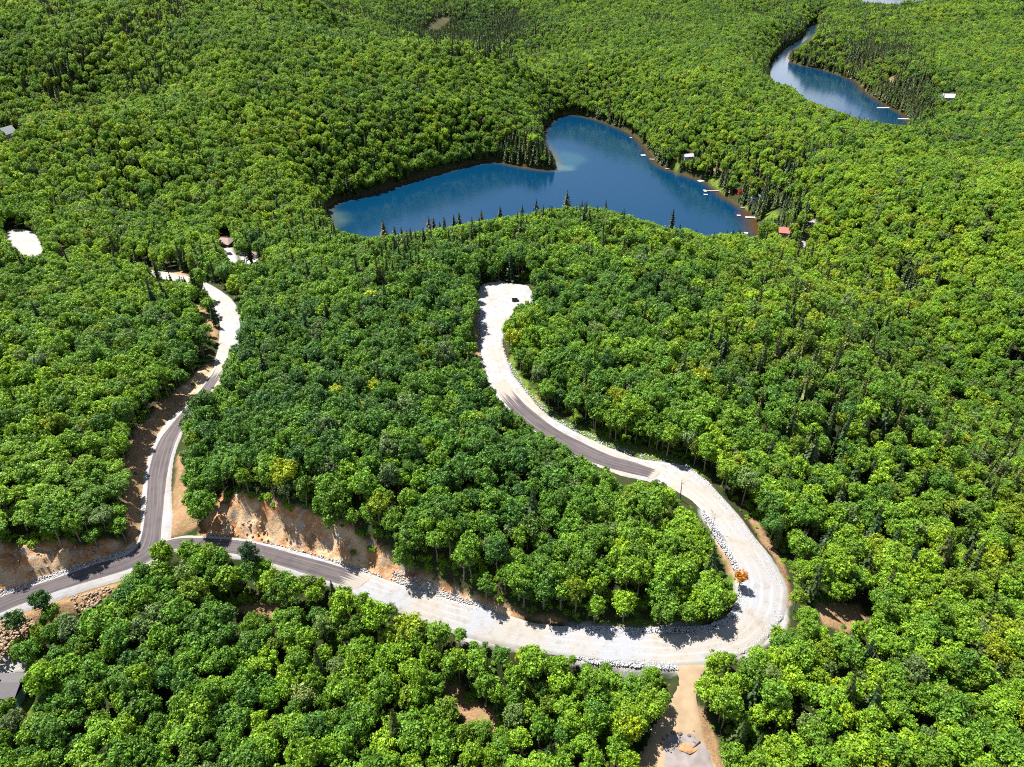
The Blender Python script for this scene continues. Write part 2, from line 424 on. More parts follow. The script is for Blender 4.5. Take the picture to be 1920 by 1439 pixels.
def asphalt_material():
    m, nt, b, N, L = mat('asphalt')
    tc = N.new('ShaderNodeTexCoord'); co = tc.outputs['Object']
    uv = N.new('ShaderNodeUVMap'); sx = N.new('ShaderNodeSeparateXYZ'); L.new(uv.outputs[0], sx.inputs[0])
    at = N.new('ShaderNodeAttribute'); at.attribute_name = 'dust'
    c = mixc(N, L, noise(N, L, co, .25, 5, .6), (.052, .043, .047), (.068, .056, .060))
    # pale dust tracked along the lane in streaks
    mp = N.new('ShaderNodeCombineXYZ')
    m1 = N.new('ShaderNodeMath'); m1.operation = 'MULTIPLY'; m1.inputs[1].default_value = 9; L.new(sx.outputs[0], m1.inputs[0])
    m2 = N.new('ShaderNodeMath'); m2.operation = 'MULTIPLY'; m2.inputs[1].default_value = .03; L.new(sx.outputs[1], m2.inputs[0])
    L.new(m1.outputs[0], mp.inputs[0]); L.new(m2.outputs[0], mp.inputs[1])
    st = noise(N, L, mp.outputs[0], 1.0, 3, .5, .45, .8)
    c = mixc(N, L, st, c, (.125, .112, .112))
    ad = N.new('ShaderNodeMath'); ad.operation = 'MULTIPLY_ADD'; ad.inputs[1].default_value = 1.4; L.new(at.outputs['Fac'], ad.inputs[0]); 
    su = N.new('ShaderNodeMath'); su.operation = 'MULTIPLY'; su.inputs[1].default_value = 1.0
    n2 = noise(N, L, mp.outputs[0], 1.7, 4, .6, .3, .7)
    L.new(n2, su.inputs[0])
    # dust wins where attribute + streak noise pass one
    ad.inputs[2].default_value = -1.0
    a2 = N.new('ShaderNodeMath'); a2.operation = 'ADD'; L.new(ad.outputs[0], a2.inputs[0]); L.new(su.outputs[0], a2.inputs[1])
    mr = N.new('ShaderNodeMapRange'); mr.inputs['From Min'].default_value = .0; mr.inputs['From Max'].default_value = .4; L.new(a2.outputs[0], mr.inputs[0])
    c = mixc(N, L, mr.outputs[0], c, (.24, .215, .19))
    L.new(c, b.inputs['Base Color']); b.inputs['Roughness'].default_value = .85; b.inputs['Specular IOR Level'].default_value = .25
    return m
M_ASPHALT = asphalt_material()

def water_material():
    m, nt, b, N, L = mat('lake_water')
    tc = N.new('ShaderNodeTexCoord'); co = tc.outputs['Object']
    at = N.new('ShaderNodeAttribute'); at.attribute_name = 'bed'
    L.new(at.outputs['Color'], b.inputs['Base Color'])
    b.inputs['Roughness'].default_value = .13
    b.inputs['IOR'].default_value = 1.5
    n = N.new('ShaderNodeTexNoise'); n.inputs['Scale'].default_value = .35; n.inputs['Detail'].default_value = 6; n.inputs['Roughness'].default_value = .6
    L.new(co, n.inputs['Vector'])
    bp = N.new('ShaderNodeBump'); bp.inputs['Strength'].default_value = .12; bp.inputs['Distance'].default_value = .25
    L.new(n.outputs[0], bp.inputs['Height']); L.new(bp.outputs[0], b.inputs['Normal'])
    return m
M_WATER = water_material()
M_STONE = solid('riprap_stone', (.30, .305, .32), .9, .3, 1.5)
M_BOULDER = solid('dark_boulder', (.10, .075, .06), .9, .3, 3)
M_CONC = solid('worn_concrete', (.165, .145, .14), .9, .22, .5)
M_WALLW = solid('white_siding', (.42, .42, .41), .7, .05)
M_WALLB = solid('brown_siding', (.13, .07, .045), .8, .15)
M_WALLT = solid('pale_teal_siding', (.22, .38, .38), .7, .08)
M_ROOFG = solid('grey_shingles', (.085, .078, .085), .9, .25, 6)
M_ROOFB = solid('tan_shingles', (.22, .16, .145), .9, .15, 4)
M_ROOFR = solid('red_metal_roof', (.38, .09, .07), .5, .12)
M_ROOFW = solid('white_metal_roof', (.34, .35, .37), .4, .05)
M_ROOFD = solid('dark_red_roof', (.28, .07, .07), .6, .1)
M_ROOFL = solid('blue_grey_roof', (.20, .24, .30), .6, .1)
M_GLASS = solid('window_glass', (.02, .025, .03), .15, .1)
M_WOOD = solid('weathered_planks', (.22, .19, .16), .85, .2, 4)
M_FLOATW = solid('white_float', (.32, .32, .33), .6, .05)
M_TRIM = solid('white_trim', (.78, .78, .76), .6, .05)
M_TYRE = solid('tyre_rubber', (.02, .02, .02), .8, .1)
M_CARK = solid('black_car_paint', (.02, .022, .03), .3, .1)
M_CARW = solid('white_car_paint', (.80, .80, .80), .3, .05)
M_BOX = solid('dark_green_cabinet', (.03, .05, .035), .6, .1)

# ------------------------------------------------------------ object helpers
def mesh_np(name, V, F, m, uv=None):
    me = bpy.data.meshes.new(name)
    V = np.asarray(V, np.float32)
    if isinstance(F, np.ndarray):
        k = F.shape[1]; nf = len(F)
        me.vertices.add(len(V)); me.vertices.foreach_set('co', V.ravel())
        me.loops.add(nf * k); me.loops.foreach_set('vertex_index', F.astype(np.int32).ravel())
        me.polygons.add(nf); me.polygons.foreach_set('loop_start', np.arange(nf, dtype=np.int32) * k)
        me.update(calc_edges=True)
    else:
        me.from_pydata([tuple(v) for v in V], [], F); me.update()
    if m is not None: me.materials.append(m)
    return me
def link(name, me, parent=None, loc=None):
    o = bpy.data.objects.new(name, me); C.objects.link(o)
    if parent is not None: o.parent = parent
    if loc is not None: o.location = loc
    return o
def empty(name, loc, rz=0.0):
    o = bpy.data.objects.new(name, None); C.objects.link(o)
    o.location = loc; o.rotation_euler = (0, 0, rz); o.empty_display_size = .5
    return o
def tag(o, label=None, cat=None, group=None, kind=None):
    if label: o['label'] = label
    if cat: o['category'] = cat
    if group: o['group'] = group
    if kind: o['kind'] = kind
    return o
class MB:
    def __init__(s): s.v = []; s.f = []
    def box(s, x0, x1, y0, y1, z0, z1):
        b = len(s.v)
        s.v += [(x0, y0, z0), (x1, y0, z0), (x1, y1, z0), (x0, y1, z0), (x0, y0, z1), (x1, y0, z1), (x1, y1, z1), (x0, y1, z1)]
        s.f += [tuple(b + i for i in q) for q in ((0, 3, 2, 1), (4, 5, 6, 7), (0, 1, 5, 4), (1, 2, 6, 5), (2, 3, 7, 6), (3, 0, 4, 7))]
        return s
    def poly(s, pts, faces):
        b = len(s.v); s.v += [tuple(p) for p in pts]; s.f += [tuple(b + i for i in q) for q in faces]; return s
    def tube(s, pts, rad, n=6):
        b = len(s.v); pts = [Vector(p) for p in pts]
        for i, p in enumerate(pts):
            d = (pts[min(i + 1, len(pts) - 1)] - pts[max(i - 1, 0)]).normalized()
            u = d.orthogonal().normalized(); v = d.cross(u)
            for k in range(n):
                a = 2 * math.pi * k / n
                s.v.append(tuple(p + (u * math.cos(a) + v * math.sin(a)) * rad[i]))
        for i in range(len(pts) - 1):
            for k in range(n):
                s.f.append((b + i * n + k, b + i * n + (k + 1) % n, b + (i + 1) * n + (k + 1) % n, b + (i + 1) * n + k))
        s.f.append(tuple(b + (len(pts) - 1) * n + k for k in range(n)))
        s.f.append(tuple(b + k for k in reversed(range(n))))
        return s
    def build(s, name, m, parent=None, loc=None):
        return link(name, mesh_np(name, s.v, s.f, m), parent, loc)

# ------------------------------------------------------------ ground
def spaced(a, b, fine0, fine1, step, grow):
    out = list(np.arange(fine0, fine1 + step, step))
    s = step; v = out[-1]
    while v < b: s *= grow; v += s; out.append(v)
    s = step; v = out[0]; pre = []
    while v > a: s *= grow; v -= s; pre.append(v)
    return np.array(pre[::-1] + out)
gx = spaced(-4200, 4200, -140, 115, .85, 1.02)
gy = spaced(-200, 5200, 80, 260, .85, 1.008)
GX, GY = np.meshgrid(gx, gy)
fx, fy = GX.ravel(), GY.ravel()
fz = land(fx, fy)

# ground cover patches: photo outlines read on the land
DIRT = [[(-60, 1190), (0, 1160), (100, 1120), (232, 1082), (222, 1100), (190, 1125), (160, 1150), (120, 1165), (70, 1175), (30, 1200), (0, 1240), (-60, 1260)],
        [(262, 1010), (240, 1010), (228, 960), (232, 870), (250, 812), (292, 760), (350, 715), (380, 690), (404, 668), (402, 702), (372, 735), (338, 772), (296, 818), (276, 880), (268, 950)],
        [(322, 1005), (312, 1003), (322, 910), (335, 850), (345, 870), (352, 920), (368, 985), (345, 1002)],
        [(364, 568), (376, 570), (405, 610), (412, 640), (402, 640), (385, 610)],
        [(1180, 846), (1200, 835), (1240, 845), (1290, 872), (1270, 876), (1220, 862)],
        [(1085, 820), (1110, 812), (1130, 826), (1110, 832)], [(998, 744), (1008, 738), (1020, 760), (1008, 768)],
        [(886, 590), (900, 590), (902, 640), (912, 700), (904, 700), (893, 660), (884, 620)],
        [(1320, 965), (1338, 975), (1360, 1030), (1384, 1075), (1368, 1085), (1352, 1050), (1336, 1010)],
        [(1404, 975), (1414, 972), (1450, 1020), (1478, 1080), (1482, 1112), (1470, 1110), (1440, 1040)],
        [(1452, 1122), (1480, 1108), (1486, 1130), (1474, 1148), (1440, 1142)],
        [(1520, 1122), (1560, 1122), (1588, 1132), (1612, 1128), (1625, 1155), (1605, 1175), (1592, 1195), (1570, 1180), (1545, 1172), (1530, 1140)],
        [(1680, 1150), (1690, 1150), (1722, 1190), (1712, 1194)],
        [(1300, 1320), (1325, 1335), (1345, 1400), (1360, 1450), (1330, 1450), (1312, 1390), (1300, 1350)],
        [(420, 1130), (520, 1130), (520, 1155), (430, 1150)], [(810, 1270), (840, 1265), (930, 1345), (940, 1375), (880, 1365)],
        [(108, 460), (122, 452), (130, 470), (112, 486), (104, 482)], [(208, 440), (220, 440), (220, 452), (208, 452)],
        [(318, 505), (350, 508), (352, 518), (310, 514)],
        [(1664, 140), (1676, 140), (1676, 153), (1662, 153)], [(1600, 165), (1625, 172), (1650, 192), (1642, 196), (1610, 178)],
        [(1060, 212), (1085, 214), (1078, 222), (1058, 219)], [(850, 1130), (900, 1120), (980, 1150), (1060, 1165), (980, 1160), (880, 1142)]]
ROCK = [[(370, 1004), (392, 965), (410, 936), (450, 924), (490, 930), (540, 945), (600, 965), (650, 990), (700, 1020), (745, 1045), (790, 1075), (840, 1100), (900, 1125), (960, 1148), (960, 1160), (880, 1140), (780, 1108), (700, 1078), (620, 1048), (520, 1022), (440, 1008)],
        [(-60, 1020), (60, 1015), (160, 1022), (235, 1010), (256, 1014), (262, 1030), (180, 1056), (80, 1088), (0, 1116), (-60, 1140)],
        [(336, 730), (372, 696), (395, 690), (385, 720), (345, 752)]]
GRASS = [[(398, 545), (425, 552), (452, 588), (455, 602), (446, 600), (420, 565), (390, 550)],
         [(962, 655), (975, 690), (1005, 742), (1060, 790), (1120, 812), (1190, 835), (1250, 850), (1330, 890), (1310, 892), (1260, 872), (1190, 856), (1120, 832), (1050, 798), (985, 738), (950, 680)],
         [(1100, 1172), (1200, 1178), (1300, 1176), (1360, 1155), (1384, 1120), (1386, 1080), (1366, 1080), (1350, 1130), (1290, 1160), (1180, 1165)],
         [(26, 1312), (60, 1312), (64, 1345), (30, 1345)],
         [(1322, 330), (1345, 330), (1362, 360), (1356, 368)], [(1256, 300), (1275, 300), (1282, 318), (1262, 318)], [(1425, 396), (1460, 396), (1462, 412), (1424, 412)],
         [(1372, 380), (1400, 386), (1408, 400), (1385, 385)], [(-20, 238), (45, 236), (45, 243), (-20, 246)], [(1470, 90), (1500, 70), (1510, 58), (1502, 56), (1482, 70), (1460, 92), (1452, 105)]]
WHITE = [[(-20, 1232), (50, 1236), (50, 1262), (-20, 1262)], [(418, 466), (436, 468), (446, 492), (432, 498), (422, 480)], [(446, 480), (488, 476), (490, 492), (460, 498)],
         [(1500, 440), (1508, 440), (1512, 468), (1502, 466)], [(1516, 415), (1528, 412), (1528, 424), (1518, 426)], [(1784, 738), (1800, 742), (1806, 752), (1790, 748)],
         [(1462, 1140), (1484, 1130), (1480, 1165), (1440, 1206), (1400, 1236), (1370, 1236), (1376, 1210)], [(1060, 1226), (1150, 1238), (1274, 1246), (1276, 1270), (1180, 1266), (1060, 1246)], [(860, 1180), (980, 1208), (980, 1226), (860, 1200)],
         [(1308, 944), (1340, 980), (1374, 1036), (1392, 1085), (1394, 1130), (1374, 1167), (1330, 1186), (1200, 1190), (1060, 1178), (1060, 1170), (1200, 1179), (1325, 1175), (1364, 1157), (1383, 1126), (1380, 1090), (1360, 1048), (1330, 1000), (1306, 962)]]
cover = np.zeros((len(fx), 4), np.float32)
wob = fbm(fx, fy, 5, 3, 21) * 1.6
for ch, polys in ((0, DIRT), (1, ROCK), (2, GRASS), (3, WHITE)):
    for pl in polys:
        pw = on(pl)
        d = sdf_box(fx, fy, pw, 6)
        far = np.hypot(*pw.mean(0))
        cover[:, ch] = np.maximum(cover[:, ch], 1 - sstep(d + wob * min(1, 200 / far), -.8, .9))
MARSH = on([(795, 56), (803, 42), (825, 32), (846, 31), (842, 44), (828, 56), (812, 66)])
cover[:, 1] = np.maximum(cover[:, 1], (sdf_box(fx, fy, MARSH, 5) < 0) * .06)
shore = lake_d(fx, fy)
cover[:, 0] = np.maximum(cover[:, 0], (1 - sstep(shore, 0, 1.5)) * .12)
# drive verge under the gravel
# broken rock on the cut faces
rk = cover[:, 1]
fz = fz + rk * ((1 - np.abs(fbm(fx, fy, 7, 3, 5)) * 2.2) * 2.4 - 1.6 + vnoise(fx, fy, 1.8, 8) * .8) * sstep(road_d(fx, fy), .5, 3.0)
nx, ny = len(gx), len(gy)
ii = (np.arange(ny - 1)[:, None] * nx + np.arange(nx - 1)[None, :]).ravel()
F = np.stack([ii, ii + 1, ii + nx + 1, ii + nx], -1)
gm = mesh_np('ground', np.stack([fx, fy, fz], -1), F, M_GROUND)
ca = gm.color_attributes.new('cover', 'FLOAT_COLOR', 'POINT')
ca.data.foreach_set('color', cover.ravel())
gm.polygons.foreach_set('use_smooth', np.ones(len(F), bool))
ground = tag(link('ground', gm), kind='structure')

# ------------------------------------------------------------ lakes
for nm, L, pxs in (('lake', LAKES[0], lake1_px), ('river', LAKES[1], lake2_px), ('far_lake', LAKES[2], lake3_px)):
    x0, y0 = L.min(0) - 6; x1, y1 = L.max(0) + 6
    st = 4.0 if nm == 'lake' else 8.0
    X, Y = np.meshgrid(np.arange(x0, x1 + st, st), np.arange(y0, y1 + st, st))
    n_x = X.shape[1]
    x, y = X.ravel(), Y.ravel()
    d = sdf(x, y, L)
    i = (np.arange(X.shape[0] - 1)[:, None] * n_x + np.arange(n_x - 1)[None, :]).ravel()
    q = np.stack([i, i + 1, i + n_x + 1, i + n_x], -1)
    q = q[(d[q] < 8).any(1)]
    used = np.unique(q); re = np.full(len(x), -1); re[used] = np.arange(len(used))
    x, y, d = x[used], y[used], d[used]; q = re[q]
    me = mesh_np(nm, np.stack([x, y, np.full(len(x), LAKE_Z)], -1), q, M_WATER)
    dark = np.array((.0006, .022, .055)); deep = np.array((.002, .04, .08)); shal = np.array((.05, .035, .012))
    t = sstep(-d, 0, 9)[:, None]
    col = shal * (1 - t) + dark * t
    if nm == 'lake':
        for poly, cc, soft, s in ((([(1050, 285), (1085, 292), (1095, 302), (1075, 310), (1050, 306)]), (.03, .09, .10), 10, .35), ([(1042, 305), (1062, 312), (1068, 318), (1044, 320)], (.07, .13, .11), 6, .5),
                                  ([(610, 395), (640, 400), (650, 415), (622, 430)], (.05, .09, .08), 10, .5),
                                  ([(1405, 395), (1440, 440), (1420, 470), (1405, 440), (1390, 400)], (.05, .025, .008), 8, .7)):
            pw = at_plane(*np.array(poly, float).T, LAKE_Z)
            k = (1 - sstep(sdf(x, y, pw) + fbm(x, y, 12, 2, 4) * 5, -soft / 2, soft))[:, None] * s
            col = col * (1 - k) + np.array(cc) * k
    ca = me.color_attributes.new('bed', 'FLOAT_COLOR', 'POINT')
    ca.data.foreach_set('color', np.hstack([col, np.ones((len(x), 1))]).astype(np.float32).ravel())
    tag(link(nm, me), kind='structure')

# ------------------------------------------------------------ roads
def ribbon(name, LR, m, lift, ncross, dip=0.0, dust=None):
    Lp, Rp = LR
    n = len(Lp)
    mid = (Lp + Rp) / 2
    s = np.concatenate([[0], np.cumsum(np.hypot(*np.diff(mid, axis=0).T))])
    sf = np.arange(0, s[-1], 1.2); 
    Ls = np.stack([np.interp(sf, s, Lp[:, k]) for k in (0, 1)], -1); Rs = np.stack([np.interp(sf, s, Rp[:, k]) for k in (0, 1)], -1)
    # ragged edges
    wl = fbm(sf, sf * 0, 4, 3, 31) * (.35 if dip else .12); wr = fbm(sf, sf * 0, 4, 3, 47) * (.35 if dip else .12)
    dirv = (Rs - Ls) / np.linalg.norm(Rs - Ls, axis=1)[:, None]
    Ls = Ls + dirv * wl[:, None]; Rs = Rs + dirv * wr[:, None]
    u = np.linspace(0, 1, ncross)
    Pm = Ls[:, None] * (1 - u[None, :, None]) + Rs[:, None] * u[None, :, None]
    z = base0(Pm[..., 0].ravel(), Pm[..., 1].ravel()).reshape(Pm.shape[:2]) + lift
    z += (1 - (2 * u[None, :] - 1) ** 2) * .10
    if dip: z[:, 0] -= dip; z[:, -1] -= dip
    V = np.concatenate([Pm, z[..., None]], -1).reshape(-1, 3)
    nn = len(sf)
    i = (np.arange(nn - 1)[:, None] * ncross + np.arange(ncross - 1)[None, :]).ravel()
    q = np.stack([i, i + 1, i + ncross + 1, i + ncross], -1)
    me = mesh_np(name, V, q, m)
    # make faces look up
    me.update()
    if me.polygons[0].normal.z < 0: me.flip_normals()
    uvl = me.uv_layers.new(name='UVMap')
    vi = np.empty(len(me.loops), np.int32); me.loops.foreach_get('vertex_index', vi)
    UV = np.stack([np.tile(u, nn), np.repeat(sf, ncross)], -1)
    uvl.data.foreach_set('uv', UV[vi].astype(np.float32).ravel())
    if dust is not None:
        at = me.attributes.new('dust', 'FLOAT', 'POINT')
        at.data.foreach_set('value', np.repeat(dust(sf / sf[-1]), ncross).astype(np.float32))
    return tag(link(name, me), kind='structure')
ribbon('gravel_road', G_LEFT, M_GRAVEL, .02, 9, .5)
ribbon('gravel_road', G_MAIN, M_GRAVEL, .05, 13, .5)
ribbon('paved_road', A_LEFT, M_ASPHALT, .09, 7, 0, lambda t: sstep(t, .86, 1.0) * .95)
ribbon('paved_road', A_MAIN, M_ASPHALT, .13, 7, 0, lambda t: sstep(t, .84, 1.0) * .95)
ribbon('paved_road', A_UP, M_ASPHALT, .13, 7, 0, lambda t: np.maximum(sstep(t, .70, 1.0) * 1.0, 1 - sstep(t, 0, .05)))
M_DRIVE = solid('sandy_dirt', (.235, .17, .105), .95, .2, .25)
def patch(name, poly, m, lift, step=1.5, z_from=base0):
    x0, y0 = poly.min(0); x1, y1 = poly.max(0)
    X, Y = np.meshgrid(np.arange(x0 - step, x1 + 2 * step, step), np.arange(y0 - step, y1 + 2 * step, step))
    n_x = X.shape[1]; x, y = X.ravel(), Y.ravel()
    d = sdf(x, y, poly) + fbm(x, y, 3, 2, 14) * .4
    i = (np.arange(X.shape[0] - 1)[:, None] * n_x + np.arange(n_x - 1)[None, :]).ravel()
    q = np.stack([i, i + 1, i + n_x + 1, i + n_x], -1)
    q = q[(d[q] < step).all(1)]
    used = np.unique(q); re = np.full(len(x), -1); re[used] = np.arange(len(used))
    x, y, d = x[used], y[used], d[used]; q = re[q]
    z = z_from(x, y) + lift - sstep(d, -.6, .6) * .5
    me = mesh_np(name, np.stack([x, y, z], -1), q, m)
    uvl = me.uv_layers.new(name='UVMap')
    return tag(link(name, me), kind='structure')
patch('gravel_turnaround', smooth(np.vstack([PAD_TOP, PAD_TOP[:1]]), 3), M_GRAVEL, .09)
patch('gravel_turnaround', smooth(np.vstack([TURN_L, TURN_L[:1]]), 3), M_GRAVEL, .09)
patch('dirt_drive', smooth(np.vstack([DRIVE, DRIVE[:1]]), 3), M_DRIVE, .02, 1.0)
SLAB = on0([(1242, 1402), (1248, 1380), (1262, 1374), (1300, 1374), (1322, 1400), (1342, 1440), (1345, 1465), (1240, 1465)])
patch('concrete_pad', SLAB, M_CONC, .10, .6)

# ------------------------------------------------------------ tree meshes
def leaf_cloud(centres, radii, ncards, size, up=.0, seed=0, squash=1.0, core=.78):
    """lobes covered in small leaf sprays + a rough dark-proof core for each lobe"""
    r = np.random.default_rng(seed)
    V = []; S = []; Fq = []
    base = 0
    for c, rad in zip(centres, radii):
        n = max(6, int(ncards * rad * rad))
        d = r.normal(size=(n, 3)); d[:, 2] = d[:, 2] + .45
        d /= np.linalg.norm(d, axis=1)[:, None]
        p = c + d * rad * r.uniform(.78, 1.12, (n, 1)) * np.array([1, 1, squash])
        nrm = d + r.normal(size=(n, 3)) * .45 + np.array([0, 0, up]); nrm /= np.linalg.norm(nrm, axis=1)[:, None]
        a = np.cross(nrm, r.normal(size=(n, 3))); a /= np.linalg.norm(a, axis=1)[:, None]
        b = np.cross(nrm, a)
        sz = size * r.uniform(.6, 1.3, (n, 1))
        q = np.stack([p - a * sz, p + b * sz * .62 + nrm * sz * .12, p + a * sz, p - b * sz * .62 + nrm * sz * .12], 1)
        V.append(q.reshape(-1, 3)); S.append(np.repeat(r.uniform(.7, 1.3) * r.uniform(.6, 1.45, n), 4))
        Fq.append(np.arange(n * 4).reshape(-1, 4) + base); base += n * 4
        # core: octahedron-like
        o = np.array([(1, 0, 0), (0, 1, 0), (-1, 0, 0), (0, -1, 0), (0, 0, 1), (0, 0, -1)], float) * rad * core * np.array([1, 1, squash]) + c
        V.append(o); S.append(np.full(6, .8))
        t = np.array([(0, 1, 4, 4), (1, 2, 4, 4), (2, 3, 4, 4), (3, 0, 4, 4), (1, 0, 5, 5), (2, 1, 5, 5), (3, 2, 5, 5), (0, 3, 5, 5)]) + base
        Fq.append(t); base += 6
    V = np.vstack(V); S = np.concatenate(S); Fq = np.vstack(Fq)
    return V, Fq, S
def leaf_mesh(name, V, Fq, S):
    quads = [tuple(f) if f[2] != f[3] else tuple(f[:3]) for f in Fq.tolist()]
    me = mesh_np(name, V, quads, M_LEAF)
    ca = me.color_attributes.new('shade', 'FLOAT_COLOR', 'POINT')
    r = np.random.default_rng(len(V)); hue = r.uniform(-.08, .08, len(V) // 4 + 2).repeat(4)[:len(V)]
    ca.data.foreach_set('color', np.stack([S * (1 + hue), S, S * (1 - hue), np.ones_like(S)], -1).astype(np.float32).ravel())
    return me

def broadleaf(seed, R=3.3, H=14.0, cz=.66, tall=1.0, nl=34, lobe=(.6, 1.15), ncards=36, size=.30):
    r = np.random.default_rng(seed)
    n = nl
    k = np.arange(n) + .5
    ph = np.arccos(1 - 1.45 * k / n); th = math.pi * (1 + 5 ** .5) * k + r.uniform(0, 6)
    d = np.stack([np.cos(th) * np.sin(ph), np.sin(th) * np.sin(ph), np.cos(ph)], -1)
    rr = r.uniform(.60, 1.12, (n, 1))
    c = d * rr * np.array([R - .45, R - .45, R * .95 * tall]) + r.normal(size=(n, 3)) * .25 + np.array([0, 0, H * cz])
    # inner filling lobes
    m = 6
    ci = r.normal(size=(m, 3)) * np.array([.35, .35, .35]) * R + np.array([0, 0, H * cz - .2])
    return leaf_cloud(np.vstack([c, ci]), np.concatenate([r.uniform(*lobe, n), np.full(m, R * .5)]), ncards, size, .25, seed)
def trunk_mesh(name, H, r0, limbs, seed, m=M_BARK, top=.85):
    r = random.Random(seed); b = MB()
    pts = [(r.uniform(-.05, .05) * H * t, r.uniform(-.05, .05) * H * t, H * t * top) for t in (0, .25, .5, .75, 1)]
    pts[0] = (0, 0, -1.2)
    b.tube(pts, [r0 * 1.3, r0, r0 * .75, r0 * .5, r0 * .15], 6)
    for i in range(limbs):
        t = r.uniform(.35, .8); a = r.uniform(0, 6.28); l = r.uniform(.14, .22) * H
        z = H * t * top
        q = Vector((0, 0, z)); e = q + Vector((math.cos(a) * l, math.sin(a) * l, l * .7)); md = (q + e) / 2 + Vector((0, 0, -.2))
        b.tube([q, md, e], [r0 * .45, r0 * .3, r0 * .08], 4)
    return mesh_np(name, b.v, b.f, m)
def spruce(seed, R=2.1, H=16, layers=15, sparse=1.0):
    r = np.random.default_rng(seed); C_, Rd = [], []
    V = []; S = []; Fq = []; base = 0
    for k in range(layers):
        t = k / (layers - 1)
        z = H * (.16 + .84 * t); rad = R * (1 - t) ** .8 * r.uniform(.8, 1.15) + .12
        nb = max(5, int(11 * (1 - t * .5) * sparse))
        for j in range(nb):
            a = 6.283 * j / nb + r.uniform(-.3, .3); L_ = rad * r.uniform(.75, 1.15)
            dv = np.array([math.cos(a), math.sin(a), 0]); sd_ = np.array([-math.sin(a), math.cos(a), 0])
            for q in range(3):
                f0 = q / 3; p0 = dv * L_ * f0 + np.array([0, 0, z - L_ * f0 * .35]); p1 = dv * L_ * (f0 + .42) + np.array([0, 0, z - L_ * (f0 + .42) * .35 - .1])
                w_ = (.55 - .2 * f0) * (.5 + rad * .22)
                tw = np.array([0, 0, r.uniform(-.25, .25)])
                V.append(np.array([p0 - sd_ * w_ * .6, p1 - sd_ * w_ + tw - np.array([0, 0, .15]), p1 + sd_ * w_ - tw - np.array([0, 0, .15]), p0 + sd_ * w_ * .6 + np.array([0, 0, .1])]))
                S.append(np.full(4, r.uniform(.7, 1.3))); Fq.append([base, base + 1, base + 2, base + 3]); base += 4
    # core cone
    n = 7; cz = [(.12, .45), (.5, .28), (.97, .03)]
    for z, rr in cz:
        V.append(np.array([(math.cos(6.283 * i / n) * R * rr, math.sin(6.283 * i / n) * R * rr, H * z) for i in range(n)])); S.append(np.full(n, .7))
    for l in range(2):
        for i in range(n): Fq.append([base + l * n + i, base + l * n + (i + 1) % n, base + (l + 1) * n + (i + 1) % n, base + (l + 1) * n + i])
    return np.vstack(V), np.array(Fq), np.concatenate(S)

VAR_B = []
for k in range(9):
    kw = [dict(), dict(R=3.0, tall=1.25, nl=30), dict(R=3.8, nl=40), dict(R=3.3, tall=.9), dict(R=2.8, tall=1.4, nl=32, lobe=(.5, .95)), dict(R=3.5, tall=1.1, nl=42, lobe=(.5, 1.0)),
          dict(R=3.4, tall=1.0, lobe=(.8, 1.35), nl=26), dict(R=3.1, tall=1.15, nl=32), dict(R=4.0, tall=.85, nl=46, lobe=(.6, 1.1))][k]
    VAR_B.append((leaf_mesh('crown', *broadleaf(100 + k, **kw)), trunk_mesh('trunk', 14, .2, 4, k), kw.get('R', 3.3)))
VAR_C = []
for k in range(4):
    R_, H_ = [(2.1, 16), (2.6, 15), (1.7, 16), (2.9, 17)][k]
    VAR_C.append((leaf_mesh('crown', *spruce(200 + k, R_, H_, 15 if k < 3 else 12, 1.0 if k < 3 else .8)), trunk_mesh('trunk', H_, .18, 0, 50 + k, top=.97), R_))

